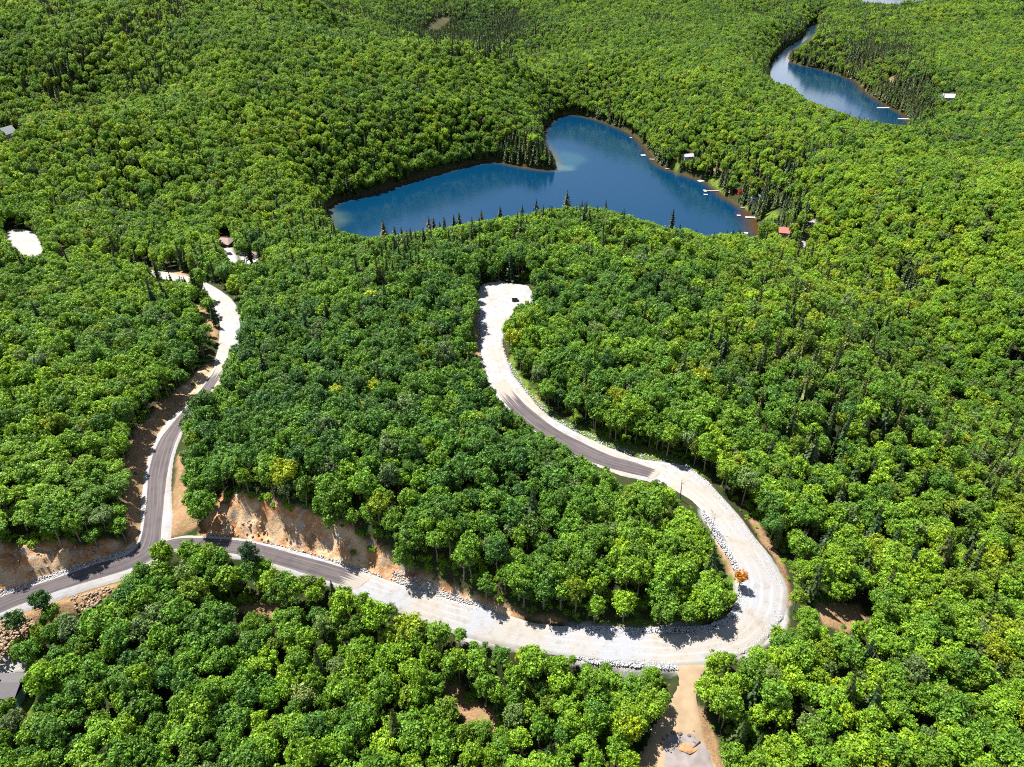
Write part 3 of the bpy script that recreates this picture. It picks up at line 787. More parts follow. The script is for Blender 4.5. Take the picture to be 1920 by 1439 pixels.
# ------------------------------------------------------------ where the photo shows open ground and water (no crown hangs over it)
OPEN = [
 [(-80, 1045), (0, 1032), (60, 1026), (160, 1032), (236, 1022), (248, 1000), (240, 940), (243, 880), (256, 815), (292, 770), (318, 745), (345, 735), (345, 765), (336, 800), (340, 850), (343, 920), (362, 985), (322, 1000), (300, 1004), (276, 1008), (262, 1030), (258, 1045), (240, 1070), (222, 1094), (208, 1108), (165, 1140), (140, 1134), (115, 1125), (88, 1128), (66, 1160), (42, 1180), (22, 1200), (0, 1238), (-80, 1262)],
 [(372, 725), (350, 720), (372, 690), (400, 672), (404, 650), (406, 626), (392, 604), (362, 572), (372, 568), (388, 585), (410, 606), (408, 580), (396, 556), (386, 545), (420, 552), (450, 585), (450, 604), (440, 622), (440, 640), (424, 655), (417, 690), (402, 722)],
 [(412, 1008), (390, 985), (400, 958), (412, 936), (450, 926), (476, 928), (530, 958), (584, 968), (620, 1000), (657, 1018), (700, 1026), (742, 1050), (760, 1082), (800, 1085), (840, 1100), (930, 1132), (980, 1150), (1060, 1162), (1150, 1174), (1280, 1182), (1340, 1174), (1368, 1158), (1384, 1130), (1378, 1095), (1362, 1080), (1352, 1040), (1335, 995), (1322, 975), (1296, 955), (1275, 932), (1262, 908), (1225, 892), (1190, 902), (1160, 897), (1140, 876), (1108, 862), (1078, 840), (1045, 820), (1008, 802), (972, 776), (938, 748), (922, 722), (904, 690), (893, 650), (896, 600), (900, 560), (900, 540), (910, 530), (984, 530), (992, 550), (1000, 566), (970, 560), (964, 572), (958, 592), (944, 606), (942, 640), (958, 680), (978, 716), (1002, 750), (1052, 788), (1105, 812), (1160, 832), (1222, 858), (1282, 868), (1330, 903), (1368, 950), (1402, 992), (1446, 1050), (1472, 1092), (1484, 1112), (1480, 1140), (1468, 1158), (1440, 1190), (1412, 1216), (1392, 1226), (1368, 1216), (1340, 1220), (1318, 1226), (1306, 1250), (1300, 1290), (1298, 1330), (1308, 1372), (1330, 1410), (1345, 1450), (1200, 1450), (1214, 1400), (1226, 1362), (1252, 1325), (1268, 1286), (1272, 1256), (1225, 1246), (1190, 1250), (1129, 1242), (1071, 1228), (1030, 1205), (1000, 1208), (940, 1204), (885, 1191), (855, 1168), (838, 1158), (797, 1157), (760, 1133), (717, 1118), (680, 1098), (657, 1104), (635, 1089), (580, 1071), (572, 1052), (516, 1048), (500, 1050), (492, 1030), (468, 1030), (456, 1046), (430, 1040)],
 [(1524, 1124), (1556, 1124), (1560, 1138), (1590, 1150), (1596, 1134), (1612, 1134), (1618, 1152), (1604, 1168), (1572, 1166), (1560, 1175), (1548, 1158), (1530, 1136)],
 [(14, 434), (44, 432), (62, 440), (80, 470), (60, 476), (34, 470), (14, 450)], [(110, 464), (122, 458), (124, 470), (112, 482)], [(280, 516), (345, 510), (352, 520), (330, 524), (300, 522)],
 [(410, 440), (434, 440), (438, 466), (444, 490), (434, 494), (424, 476), (412, 462)], [(448, 482), (486, 480), (486, 491), (456, 494)],
 [(-60, 1240), (44, 1242), (50, 1256), (52, 1305), (60, 1308), (60, 1340), (34, 1332), (20, 1312), (-60, 1308)],
 [(1320, 332), (1342, 332), (1358, 358), (1352, 366)], [(1256, 304), (1272, 304), (1280, 316), (1262, 318)], [(1428, 400), (1460, 400), (1458, 412), (1430, 414)],
 [(1462, 431), (1480, 431), (1480, 442), (1462, 442)], [(1502, 444), (1508, 444), (1510, 464), (1503, 464)], [(1518, 416), (1527, 414), (1526, 422), (1518, 424)],
 [(1282, 291), (1298, 291), (1298, 298), (1282, 298)], [(1340, 319), (1352, 319), (1352, 325), (1340, 325)], [(1378, 355), (1392, 355), (1390, 368), (1380, 368)], [(1410, 370), (1422, 370), (1422, 376), (1410, 376)],
 [(1774, 180), (1792, 180), (1792, 186), (1774, 186)], [(1666, 142), (1675, 142), (1675, 150), (1666, 150)], [(1788, 741), (1802, 743), (1804, 750), (1790, 747)],
 [(8, 248), (26, 248), (26, 262), (12, 262)], [(-10, 238), (40, 237), (40, 242), (-10, 243)],
 [(797, 55), (805, 42), (825, 33), (845, 32), (838, 46), (820, 56)],
 [(440, 1118), (500, 1125), (505, 1148), (450, 1146)], [(850, 1300), (870, 1298), (935, 1345), (930, 1362), (885, 1352)]]
lake1_vis = lake1_px[:28] + [(1420, 444), (1380, 438), (1325, 444), (1290, 430), (1250, 428), (1205, 412), (1150, 396), (1100, 388), (1060, 388), (1010, 396), (960, 406), (900, 414), (850, 424), (800, 432), (740, 441), (690, 446), (655, 438), (630, 432), (614, 415)]
lake2_vis = [(1513, 50), (1531, 44), (1534, 58), (1522, 74), (1502, 88), (1484, 97), (1477, 112), (1500, 122), (1545, 132), (1600, 151), (1622, 172), (1660, 196), (1695, 215), (1706, 236), (1660, 232), (1610, 222), (1560, 205), (1510, 186), (1480, 158), (1452, 122), (1452, 108), (1468, 92), (1492, 78), (1508, 64)]
lake3_vis = [(1600, -4), (1622, 5), (1685, 9), (1700, 0), (1700, -12), (1600, -12)]
def open_d(px, py, water=False):
    d = np.full(np.shape(px), 1e3)
    for o in ([lake1_vis, lake2_vis, lake3_vis] if water else OPEN):
        d = np.minimum(d, sdf_box(px, py, o, 80))
    return d

# ------------------------------------------------------------ forest: where every tree stands
cand = []
S_NEAR = 5.1
for (r0, r1, s) in ((60, 520, 4.9), (520, 1000, 5.1), (1000, 1600, 5.6), (1600, 2500, 6.8)):
    xm = r1 * .95 + 80
    a = np.arange(-xm, xm, s); b = np.arange(50, r1, s * .92)
    X, Y = np.meshgrid(a, b)
    X = X + (np.arange(len(b)) % 2)[:, None] * s * .5
    X = X + rng.uniform(-.36, .36, X.shape) * s; Y = Y + rng.uniform(-.36, .36, Y.shape) * s
    rr = np.hypot(X, Y)
    m = (rr >= r0) & (rr < r1)
    x, y = X[m], Y[m]
    k = np.abs(x) < .86 * y + 55
    cand.append(np.stack([x[k], y[k], np.full(k.sum(), s)], -1))
for L in LAKES:
    ex = []
    for k in range(len(L)):
        a, b = L[k], L[(k + 1) % len(L)]
        ln = math.hypot(*(b - a))
        if ln < .5: continue
        nrm = np.array([(b - a)[1], -(b - a)[0]]) / ln
        for j in range(int(ln / 1.9) + 1):
            p = a + (b - a) * rng.uniform()
            for sg in (1, -1):
                ex.append(p + nrm * sg * rng.uniform(.8, 7))
    ex = np.array(ex); cand.append(np.hstack([ex, np.full((len(ex), 1), 4.4)]))
cand = np.vstack(cand)
x, y, spc = cand.T
z = land(x, y)
px, py, dep = proj(x, y, z + 12)
k = (px > -260) & (px < 2180) & (py > -110) & (py < 1640)
x, y, z, spc = x[k], y[k], z[k], spc[k]
ld = lake_d(x, y); rd = road_d(x, y)
k = (ld > .9) & (rd > .8)
x, y, z, spc, ld, rd = x[k], y[k], z[k], spc[k], ld[k], rd[k]
N_ = len(x)
bx, by, bf = proj(x, y, z)
def blob(list_, dflt=0.0):
    r = np.full(N_, dflt)
    for cx, cy, rx, ry, v in list_:
        r += v * np.exp(-(((bx - cx) / rx) ** 2 + ((by - cy) / ry) ** 2))
    return r
pc = blob([(1560, 640, 170, 130, .42), (1850, 930, 110, 130, .4), (1600, 110, 110, 50, .75), (1680, 190, 70, 50, .7), (870, 60, 120, 32, .95), (960, 105, 90, 22, .6), (1000, 290, 60, 30, .6), (360, 560, 60, 60, .4), (1440, 400, 60, 60, .35),
           (700, 240, 120, 80, .1), (1480, 130, 60, 60, .4), (560, 440, 90, 50, .3), (1600, 850, 150, 100, .25), (250, 330, 150, 60, .15), (600, 20, 200, 30, .12), (1450, 20, 150, 30, .25), (1100, 40, 100, 40, .1), (1540, 1080, 90, 60, .3)], .03)
pc = np.where((by > 780) & (bx < 1350), .004, pc)
pc = pc + .5 * np.exp(-(ld / 12) ** 2) * (by < 430)
pc = np.clip(pc * (1 + 1.2 * fbm(x, y, 70, 2, 71)) + .5 * sstep(fbm(x, y, 130, 3, 88), .28, .55) * (by < 560), 0, .95)
# the near ridge's lake side keeps its conifers as single things
is_c = rng.uniform(size=N_) < pc
sc = rng.uniform(.78, 1.18, N_) * .95 * (spc / 5.0) ** .7
sc = sc * (1 + .10 * vnoise(x, y, 30, 5))
hs = sc * rng.uniform(.88, 1.14, N_)
hs = np.where((bx < 262) & (by > 880) & (by < 1060), hs * .78, hs)
hs = np.where(is_c, hs * 1.05, hs); sc = np.where(is_c, sc * 1.05, sc)
var = np.where(is_c, rng.integers(0, 4, N_), rng.integers(0, 9, N_))
Rb = np.array([v[2] for v in VAR_B]); Rc = np.array([v[2] for v in VAR_C])
Rv = np.where(is_c, Rc[var % 4], Rb[var])
base_open = open_d(bx, by)
ok = np.zeros(N_, bool); fin = np.ones(N_)
todo = base_open > -1.0
for f in (1.0, .78, .58, .40, .24):
    m = todo & ~ok
    idx = np.where(m)[0]
    if not len(idx): break
    H = 14.0 * hs[idx] * f; R = Rv[idx] * sc[idx] * f
    good = np.ones(len(idx), bool)
    for tz, rad in ((.66, .82), (.86, .5), (.5, .6)):
        qx, qy, qf = proj(x[idx], y[idx], z[idx] + H * tz)
        d = open_d(qx, qy)
        good &= d > R * rad * FOC / qf
        good &= open_d(qx, qy, True) > R * rad * .3 * FOC / qf
    good &= (rd[idx] > R * .45 + .4)
    ok[idx[good]] = True; fin[idx[good]] = f
# keep scrub thin
ok &= ~((fin < .3) & (rng.uniform(size=N_) < .45))
x, y, z, is_c, sc, hs, var, Rv, bx, by, bf, fin, ld, rd = [a[ok] for a in (x, y, z, is_c, sc, hs, var, Rv, bx, by, bf, fin, ld, rd)]
N_ = len(x)
sc = sc * fin; hs = hs * fin
# colour of each tree
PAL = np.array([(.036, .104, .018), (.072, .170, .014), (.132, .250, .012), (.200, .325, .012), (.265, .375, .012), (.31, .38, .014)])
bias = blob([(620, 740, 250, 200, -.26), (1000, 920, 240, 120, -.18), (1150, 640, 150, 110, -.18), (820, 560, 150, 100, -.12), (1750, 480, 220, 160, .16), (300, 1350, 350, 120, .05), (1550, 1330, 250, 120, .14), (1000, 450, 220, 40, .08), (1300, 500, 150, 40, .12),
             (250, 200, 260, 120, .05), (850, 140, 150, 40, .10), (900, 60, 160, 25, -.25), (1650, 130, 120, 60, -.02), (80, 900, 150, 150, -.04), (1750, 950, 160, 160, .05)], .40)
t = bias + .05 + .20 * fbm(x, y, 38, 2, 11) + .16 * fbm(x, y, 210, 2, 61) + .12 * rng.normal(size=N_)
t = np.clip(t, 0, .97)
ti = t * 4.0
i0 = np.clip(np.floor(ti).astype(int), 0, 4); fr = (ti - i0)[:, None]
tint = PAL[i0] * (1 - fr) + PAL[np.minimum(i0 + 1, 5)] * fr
yel = rng.uniform(size=N_) < .008
YC = np.array([.27, .35, .010])
tint[yel] = YC * rng.uniform(.6, 1.1, (yel.sum(), 1))
ol = blob([(1560, 650, 220, 180, .5), (1850, 950, 130, 160, .75), (1650, 170, 120, 60, .5), (100, 180, 150, 80, .2), (1850, 1250, 120, 120, .35)], .06)
o_ = (rng.uniform(size=N_) < ol) & ~yel
tint[o_] = tint[o_] * np.array([1.05, .86, .9]) 
grey = rng.uniform(size=N_) < .04
tint[grey] = tint[grey] * .4 + np.array([.10, .14, .06]) * .6
PC = np.array([(.022, .055, .016), (.052, .088, .016), (.095, .115, .018)])
ci = np.clip(rng.normal(.7, .6, N_) + ol, 0, 1.99); cf = (ci - np.floor(ci))[:, None]; c0 = np.floor(ci).astype(int)
tint = np.where(is_c[:, None], PC[c0] * (1 - cf) + PC[c0 + 1] * cf, tint)
tint = tint * rng.uniform(.85, 1.15, (N_, 1))
rot = rng.uniform(0, 6.283, N_)
print('TREES', N_, 'conifers', int(is_c.sum()))

# ------------------------------------------------------------ the 300 largest broadleaf trees as things
cx_, cy_, cf_ = proj(x, y, z + 9.5 * hs)
sizepx = Rv * sc * FOC / cf_
inf = (cx_ > -4) & (cx_ < 1924) & (cy_ > -4) & (cy_ < 1443) & ~is_c & (fin > .5)
order = np.argsort(-np.where(inf, sizepx * (.9 + .1), 0))[:300]
single = np.zeros(N_, bool); single[order] = True
def hue_word(c, g):
    r_, g_, b_ = c
    if r_ > .2: return 'yellow'
    if r_ / g_ > .62: return 'olive green'
    if b_ > .035: return 'grey green'
    if g_ < .12: return 'deep green'
    if g_ < .22: return 'mid green'
    return 'lime green'
def zone(px, py, rdist):
    if px < 110 and 1200 < py < 1360: return 'beside the grey roofed house'
    edge = rdist < 11
    if 1130 < px < 1420 and py > 1255: return ('beside' if edge else 'near') + ' the sandy clearing'
    if px < 300: return ('by the paved road' if edge else 'in the lower left corner')
    if px < 640: return ('below the rock cut' if py < 1150 else 'left of the bottom centre')
    if px < 1150: return ('just below the gravel road' if edge or py < 1250 else 'in the bottom middle')
    if px < 1640: return ('beside the white gravel bend' if edge else 'right of the sandy clearing')
    return 'in the lower right corner'
first = {}
def make_tree(kind, v, loc, rz, s, label, cat, group, tn, name):
    cm, tm = (VAR_B if kind == 'b' else VAR_C)[v][:2]
    root = empty(name, loc, rz); root.scale = s
    tag(root, label, cat, group)
    cr = link('crown', cm, root); tr = link('trunk', tm, root)
    cr['tint'] = [float(q) for q in tn]
    first.setdefault((kind, v), (cr, tr))
    return root
for i in order:
    hw = hue_word(tint[i], 0); zn = zone(cx_[i], cy_[i], rd[i])
    big = 'large ' if Rv[i] * sc[i] > 3.9 else ('small ' if Rv[i] * sc[i] < 2.7 else '')
    shp = {1: 'narrow crowned', 4: 'tall slender', 2: 'wide domed', 8: 'broad flat topped', 3: 'low rounded', 6: 'coarse clumped'}.get(int(var[i]), 'round crowned')
    rowp = ' cut by the bottom edge' if cy_[i] > 1400 else ''
    lab = f'{big}{hw} {shp} tree {zn}{rowp}'
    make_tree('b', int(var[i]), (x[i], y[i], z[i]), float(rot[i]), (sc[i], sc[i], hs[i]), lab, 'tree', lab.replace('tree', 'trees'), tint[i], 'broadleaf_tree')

# ------------------------------------------------------------ single trees the photo picks out
def top_height(px, py_top, bx_, by_, bz_):
    dx, dy, dz = ray(px, py_top)
    return float(CAM_H + dz * by_ / dy - bz_)
def placed(px, py_base, py_top, kind, v, tn, label, cat, name, widen=1.0, group=None):
    gx_, gy_, _ = on1(px, py_base)
    gz_ = float(land(np.array([gx_]), np.array([gy_]))[0])
    h = max(2.0, top_height(px, py_top, gx_, gy_, gz_))
    H0 = 13.5 if kind == 'b' else 16.0
    s = h / H0
    if kind == 'c' and py_base > 400 and py_base < 470: widen *= 1.6
    return make_tree(kind, v, (gx_, gy_, gz_), random.uniform(0, 6), (s * widen, s * widen, s), label, cat, group, tn, name)
DKC = (.030, .050, .014); OLC = (.075, .078, .022)
for a in [(722, 462, 416, 3, OLC, 'broad olive pine, tallest and leftmost of the group against the lake', .95),
          (742, 462, 424, 2, OLC, 'thin brownish conifer just right of the broad leftmost pine by the lake', 1.0),
          (755, 463, 424, 1, OLC, 'bushy brownish conifer closing the left group against the lake', .8),
          (806, 452, 409, 3, (.11, .09, .03), 'pale tan feathery pine on the ridge above the lake', .9),
          (815, 450, 410, 2, DKC, 'slim dark spruce touching the pale tan pine on the ridge', 1.1),
          (826, 448, 414, 1, DKC, 'short round dark conifer between two slim spruces on the ridge', .8),
          (834, 446, 408, 2, DKC, 'slim dark spruce right of the short round conifer on the ridge', 1.1),
          (852, 442, 405, 3, DKC, 'ragged dark conifer, left one of the ridge pair against pale water', .8),
          (862, 440, 401, 3, DKC, 'ragged dark conifer, right one of the ridge pair against pale water', .9),
          (903, 432, 392, 1, OLC, 'olive spruce on the ridge with its right side bare against the lake', .8),
          (938, 424, 385, 1, DKC, 'full dark spruce standing alone on the ridge against blue water', .9),
          (979, 416, 384, 0, DKC, 'small pointed dark spruce left of the ridge summit', .9),
          (1005, 410, 376, 3, DKC, 'tufted dark pine beside the ridge summit', .8),
          (1062, 405, 360, 3, OLC, 'tall thin topped pine on the ridge summit against the lake', .8),
          (1090, 405, 376, 0, DKC, 'small dark spruce just right of the summit pine', .8),
          (1134, 412, 376, 0, DKC, 'small dark spruce on the descending ridge right of the summit', .8),
          (1256, 452, 393, 2, (.020, .034, .02), 'tall nearly bare black spruce rising into the blue lake', .9),
          (1271, 455, 420, 2, DKC, 'short dark spire right of the tall bare spruce by the lake', .8),
          (1359, 462, 432, 2, DKC, 'dark spire by the lake, leftmost of the last three', .9),
          (1371, 463, 434, 2, DKC, 'dark spire by the lake, middle of the last three', .9),
          (1383, 463, 433, 2, DKC, 'dark spire by the lake, rightmost of the last three', .9)]:
    placed(a[0], a[1], a[2], 'c', a[3], a[4], a[5], 'conifer', 'conifer_tree', a[6], 'conifers on the ridge against the lake')
placed(45, 1198, 1148, 'b', 4, (.030, .09, .014), 'lone dark green tree on the stony slope below the paved road', 'tree', 'broadleaf_tree', 1.1)
placed(92, 1160, 1112, 'b', 1, (.028, .085, .014), 'dark tree overlapping the lower edge of the paved road', 'tree', 'broadleaf_tree', 1.1)
placed(482, 1092, 1016, 'b', 4, (.045, .09, .04), 'thin crowned grey green tree standing in front of the paved stretch', 'tree', 'broadleaf_tree', .8)
placed(1382, 1112, 1072, 'b', 1, (.42, .17, .015), 'orange leaved tree inside the white gravel bend', 'tree', 'broadleaf_tree', 1.3)
placed(1385, 374, 356, 'b', 1, (.48, .03, .02), 'bright red tree on the lake shore', 'tree', 'broadleaf_tree', .9)
placed(1178, 985, 930, 'b', 4, (.06, .12, .04), 'greyish tree on the crest of the wooded hill left of the bend', 'tree', 'broadleaf_tree', 1.0)
placed(404, 612, 560, 'c', 0, (.025, .06, .012), 'narrow dark conifer between the dirt bank and the upper left road', 'conifer', 'conifer_tree', .8)
placed(392, 585, 545, 'c', 2, (.03, .06, .012), 'dark slender conifer left of the upper left gravel bend', 'conifer', 'conifer_tree', .9)
def snag(px, pyb, pyt, label, lean=0.0, limbs=10, spread=.28, m=M_DEAD, r0=.14):
    gx_, gy_, _ = on1(px, pyb); gz_ = float(land(np.array([gx_]), np.array([gy_]))[0])
    h = top_height(px, pyt, gx_, gy_, gz_)
    root = empty('dead_tree', (gx_, gy_, gz_)); tag(root, label, 'dead tree')
    r = random.Random(int(px)); b = MB()
    b.tube([(0, 0, -.5), (lean * .3, 0, h * .35), (lean * .55, .1, h * .7), (lean, 0, h)], [r0, r0 * .8, r0 * .5, r0 * .2], 6)
    b.build('trunk', m, root)
    c = MB()
    for i in range(limbs):
        t = r.uniform(.4, .95); a = r.uniform(0, 6.28); l = h * spread * r.uniform(.5, 1)
        q = Vector((lean * t, 0, h * t)); e = q + Vector((math.cos(a) * l, math.sin(a) * l, l * .8))
        c.tube([q, (q + e) / 2, e], [r0 * .4, r0 * .28, r0 * .12], 4)
        for j in range(2):
            a2 = a + r.uniform(-1, 1); e2 = (q + e) / 2 + Vector((math.cos(a2) * l * .5, math.sin(a2) * l * .5, l * .5))
            c.tube([(q + e) / 2, e2], [r0 * .25, r0 * .1], 4)
    c.build('branches', m, root)
snag(1334, 1000, 962, 'bare pale leafless tree beside the inner edge of the gravel bend')
snag(1275, 938, 898, 'thin black leaning trunk against the pale gravel road', -.5, 3, .08, M_BOULDER, .2)
snag(745, 1165, 1128, 'small bare branched tree below the gravel road', 0, 8)

# ------------------------------------------------------------ the rest of the forest
def gn_forest(name, kind, sel, label, cat):
    idx = np.where(sel)[0]
    me = bpy.data.meshes.new(name)
    me.vertices.add(len(idx)); me.vertices.foreach_set('co', np.stack([x[idx], y[idx], z[idx]], -1).astype(np.float32).ravel())
    def add(nm, typ, key, arr):
        a = me.attributes.new(nm, typ, 'POINT'); a.data.foreach_set(key, arr.ravel())
    add('variant', 'INT', 'value', var[idx].astype(np.int32))
    add('size', 'FLOAT_VECTOR', 'vector', np.stack([sc[idx], sc[idx], hs[idx]], -1).astype(np.float32))
    tl = rng.normal(0, .035, (len(idx), 2))
    add('turn', 'FLOAT_VECTOR', 'vector', np.stack([tl[:, 0], tl[:, 1], rot[idx]], -1).astype(np.float32))
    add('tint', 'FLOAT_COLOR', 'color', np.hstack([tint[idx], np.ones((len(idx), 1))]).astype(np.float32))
    add('near', 'BOOLEAN', 'value', (np.hypot(x[idx], y[idx]) < 480))
    o = link(name, me)
    tag(o, label, cat, None, 'stuff')
    ng = bpy.data.node_groups.new(name, 'GeometryNodeTree')
    ng.interface.new_socket('Geometry', in_out='INPUT', socket_type='NodeSocketGeometry')
    ng.interface.new_socket('Geometry', in_out='OUTPUT', socket_type='NodeSocketGeometry')
    N, L = ng.nodes, ng.links
    gi = N.new('NodeGroupInput'); go = N.new('NodeGroupOutput'); jn = N.new('GeometryNodeJoinGeometry')
    def named(nm, typ):
        n = N.new('GeometryNodeInputNamedAttribute'); n.data_type = typ; n.inputs['Name'].default_value = nm
        return [s for s in n.outputs if s.enabled and s.name == 'Attribute'][0]
    va, sz, tu, ne = named('variant', 'INT'), named('size', 'FLOAT_VECTOR'), named('turn', 'FLOAT_VECTOR'), named('near', 'BOOLEAN')
    for v in range(9 if kind == 'b' else 4):
        if (kind, v) not in first: continue
        cmp_ = N.new('FunctionNodeCompare'); cmp_.data_type = 'INT'; cmp_.operation = 'EQUAL'
        ins = [s for s in cmp_.inputs if s.enabled and s.type == 'INT']
        L.new(va, ins[0]); ins[1].default_value = v
        andn = N.new('FunctionNodeBooleanMath'); andn.operation = 'AND'; L.new(cmp_.outputs[0], andn.inputs[0]); L.new(ne, andn.inputs[1])
        for part, ob in enumerate(first[(kind, v)]):
            oi = N.new('GeometryNodeObjectInfo'); oi.inputs['Object'].default_value = ob; oi.inputs['As Instance'].default_value = False
            oi.transform_space = 'ORIGINAL'
            ip = N.new('GeometryNodeInstanceOnPoints')
            L.new(gi.outputs[0], ip.inputs['Points']); L.new(oi.outputs['Geometry'], ip.inputs['Instance'])
            L.new(cmp_.outputs[0] if part == 0 else andn.outputs[0], ip.inputs['Selection'])
            L.new(tu, ip.inputs['Rotation']); L.new(sz, ip.inputs['Scale'])
            L.new(ip.outputs[0], jn.inputs[0])
    L.new(jn.outputs[0], go.inputs[0])
    md = o.modifiers.new('trees', 'NODES'); md.node_group = ng
    return o
gn_forest('broadleaf_forest', 'b', ~single & ~is_c, 'dense summer broadleaf forest covering the hills around the lake', 'forest')
gn_forest('conifer_forest', 'c', is_c, 'darker conifers scattered through the forest and along the shores', 'forest')

# ------------------------------------------------------------ low shrubs along the road verges and under the forest edge
def cover_at(qx, qy):
    i = np.clip(np.searchsorted(gx, qx), 1, nx - 1); j = np.clip(np.searchsorted(gy, qy), 1, ny - 1)
    return cover[j * nx + i]
qq = np.stack(np.meshgrid(np.arange(-170, 190, 1.7), np.arange(85, 480, 1.7)), -1).reshape(-1, 2)
qq = qq + rng.uniform(-.8, .8, qq.shape)
qr = road_d(qq[:, 0], qq[:, 1])
k = (qr > 1.5) & (qr < 17) & (rng.uniform(size=len(qq)) < np.interp(qr, [1.5, 8, 17], [.42, .5, .15])) 
qq, qr = qq[k], qr[k]
cv = cover_at(qq[:, 0], qq[:, 1])
k = (cv[:, 0] < .35) & (cv[:, 1] < .3) & (cv[:, 3] < .3) & ((cv[:, 2] < .3) | (rng.uniform(size=len(qq)) < .35))
k |= (np.maximum(cv[:, 0], cv[:, 1]) > .35) & (cv[:, 3] < .3) & (rng.uniform(size=len(qq)) < .05)
qq, qr = qq[k], qr[k]
qz = land(qq[:, 0], qq[:, 1])
ns = len(qq)
sv_ = rng.uniform(.14, .36, ns) * np.interp(qr, [1.5, 5, 10], [.6, 1.0, 1.7])
save = (x, y, z, sc, hs, rot, var, tint)
x, y, z = qq[:, 0], qq[:, 1], qz - 9.2 * sv_ * .72
sc = sv_; hs = sv_ * .72; rot = rng.uniform(0, 6.28, ns); var = rng.integers(0, 9, ns)
u_ = rng.uniform(0, 1, (ns, 1)); tint = PAL[1] * (1 - u_) + PAL[3] * u_
gn_forest('verge_shrubs', 'b', np.ones(ns, bool), 'low green shrubs along the road verges and forest edge', 'shrubs')
x, y, z, sc, hs, rot, var, tint = save

# ------------------------------------------------------------ rip-rap stones
def stones(name, polys, counts, smin, smax, m, label):
    V = []; Fq = []; b = 0
    cube = np.array([(-1, -1, -1), (1, -1, -1), (1, 1, -1), (-1, 1, -1), (-1, -1, 1), (1, -1, 1), (1, 1, 1), (-1, 1, 1)], float)
    cf = np.array([(0, 3, 2, 1), (4, 5, 6, 7), (0, 1, 5, 4), (1, 2, 6, 5), (2, 3, 7, 6), (3, 0, 4, 7)])
    for poly, n in zip(polys, counts):
        pw = on0(poly)
        x0, y0 = pw.min(0); x1, y1 = pw.max(0)
        q = rng.uniform((x0, y0), (x1, y1), (n * 8, 2)); q = q[sdf(q[:, 0], q[:, 1], pw) < 0][:n]
        zz = np.maximum(land(q[:, 0], q[:, 1]), base0(q[:, 0], q[:, 1]) - .1)
        for (qx, qy), qz in zip(q, zz):
            s = rng.uniform(smin, smax) * np.array([rng.uniform(.7, 1.3), rng.uniform(.7, 1.3), rng.uniform(.5, .9)])
            vv = cube * s * rng.uniform(.55, 1.0, (8, 3))
            a = rng.uniform(0, 6.28); ca_, sa_ = math.cos(a), math.sin(a)
            vv = vv @ np.array([(ca_, sa_, 0), (-sa_, ca_, 0), (0, 0, 1)]) + np.array([qx, qy, qz + s[2] * .35])
            V.append(vv); Fq.append(cf + b); b += 8
    me = mesh_np(name, np.vstack(V), np.vstack(Fq), m)
    return tag(link(name, me), label, 'stones', None, 'stuff')
stones('riprap_stones', [
    [(1285, 870), (1330, 905), (1372, 955), (1404, 995), (1440, 1050), (1468, 1098), (1446, 1100), (1412, 1040), (1376, 985), (1340, 940), (1300, 900), (1262, 884)],
    [(1080, 1230), (1160, 1236), (1270, 1240), (1272, 1256), (1200, 1252), (1120, 1246), (1071, 1232)],
    [(1460, 1140), (1468, 1158), (1440, 1192), (1410, 1218), (1382, 1228), (1380, 1214), (1410, 1196), (1440, 1160), (1448, 1142)],
    [(1386, 1075), (1396, 1080), (1396, 1130), (1376, 1165), (1330, 1186), (1200, 1190), (1100, 1186), (1040, 1175), (1100, 1174), (1200, 1178), (1320, 1174), (1364, 1158), (1382, 1126)],
    [(1318, 950), (1334, 965), (1372, 1030), (1390, 1075), (1384, 1085), (1362, 1040), (1336, 1000), (1318, 970)],
    [(735, 1072), (790, 1090), (860, 1118), (930, 1140), (925, 1152), (850, 1134), (780, 1108), (730, 1086)],
    [(940, 680), (960, 680), (985, 725), (1030, 770), (1090, 805), (1180, 845), (1270, 866), (1260, 876), (1180, 858), (1085, 822), (1020, 782), (965, 728)],
    [(893, 580), (903, 580), (905, 660), (920, 720), (945, 760), (932, 755), (906, 705), (896, 650)],
    [(936, 610), (944, 612), (944, 650), (964, 700), (954, 700), (936, 650)],
    [(-40, 1125), (0, 1108), (120, 1068), (240, 1030), (248, 1038), (120, 1078), (0, 1120), (-40, 1138)],
    [(400, 1002), (520, 1020), (620, 1046), (720, 1078), (712, 1086), (610, 1054), (510, 1030), (400, 1010)]],
    [2600, 1100, 800, 2600, 700, 800, 1200, 600, 300, 900, 700], .09, .26, M_STONE, 'white crushed rip-rap stones lining the gravel road shoulders')
stones('rubble_stones', [[(-40, 1180), (0, 1165), (60, 1160), (70, 1175), (20, 1205), (0, 1240), (-40, 1250)], [(130, 1120), (200, 1100), (215, 1104), (165, 1150), (140, 1140)],
                         [(246, 830), (290, 775), (335, 735), (330, 760), (290, 810), (268, 860)], [(410, 985), (470, 985), (560, 1005), (640, 1035), (720, 1068), (640, 1045), (540, 1020), (430, 1002)], [(20, 1060), (200, 1030), (220, 1036), (60, 1085)]],
       [420, 160, 90, 60, 90], .12, .42, solid('tan_rubble', (.24, .17, .11), .95, .3, 1.2), 'tan broken rubble on the banks beside the paved road')

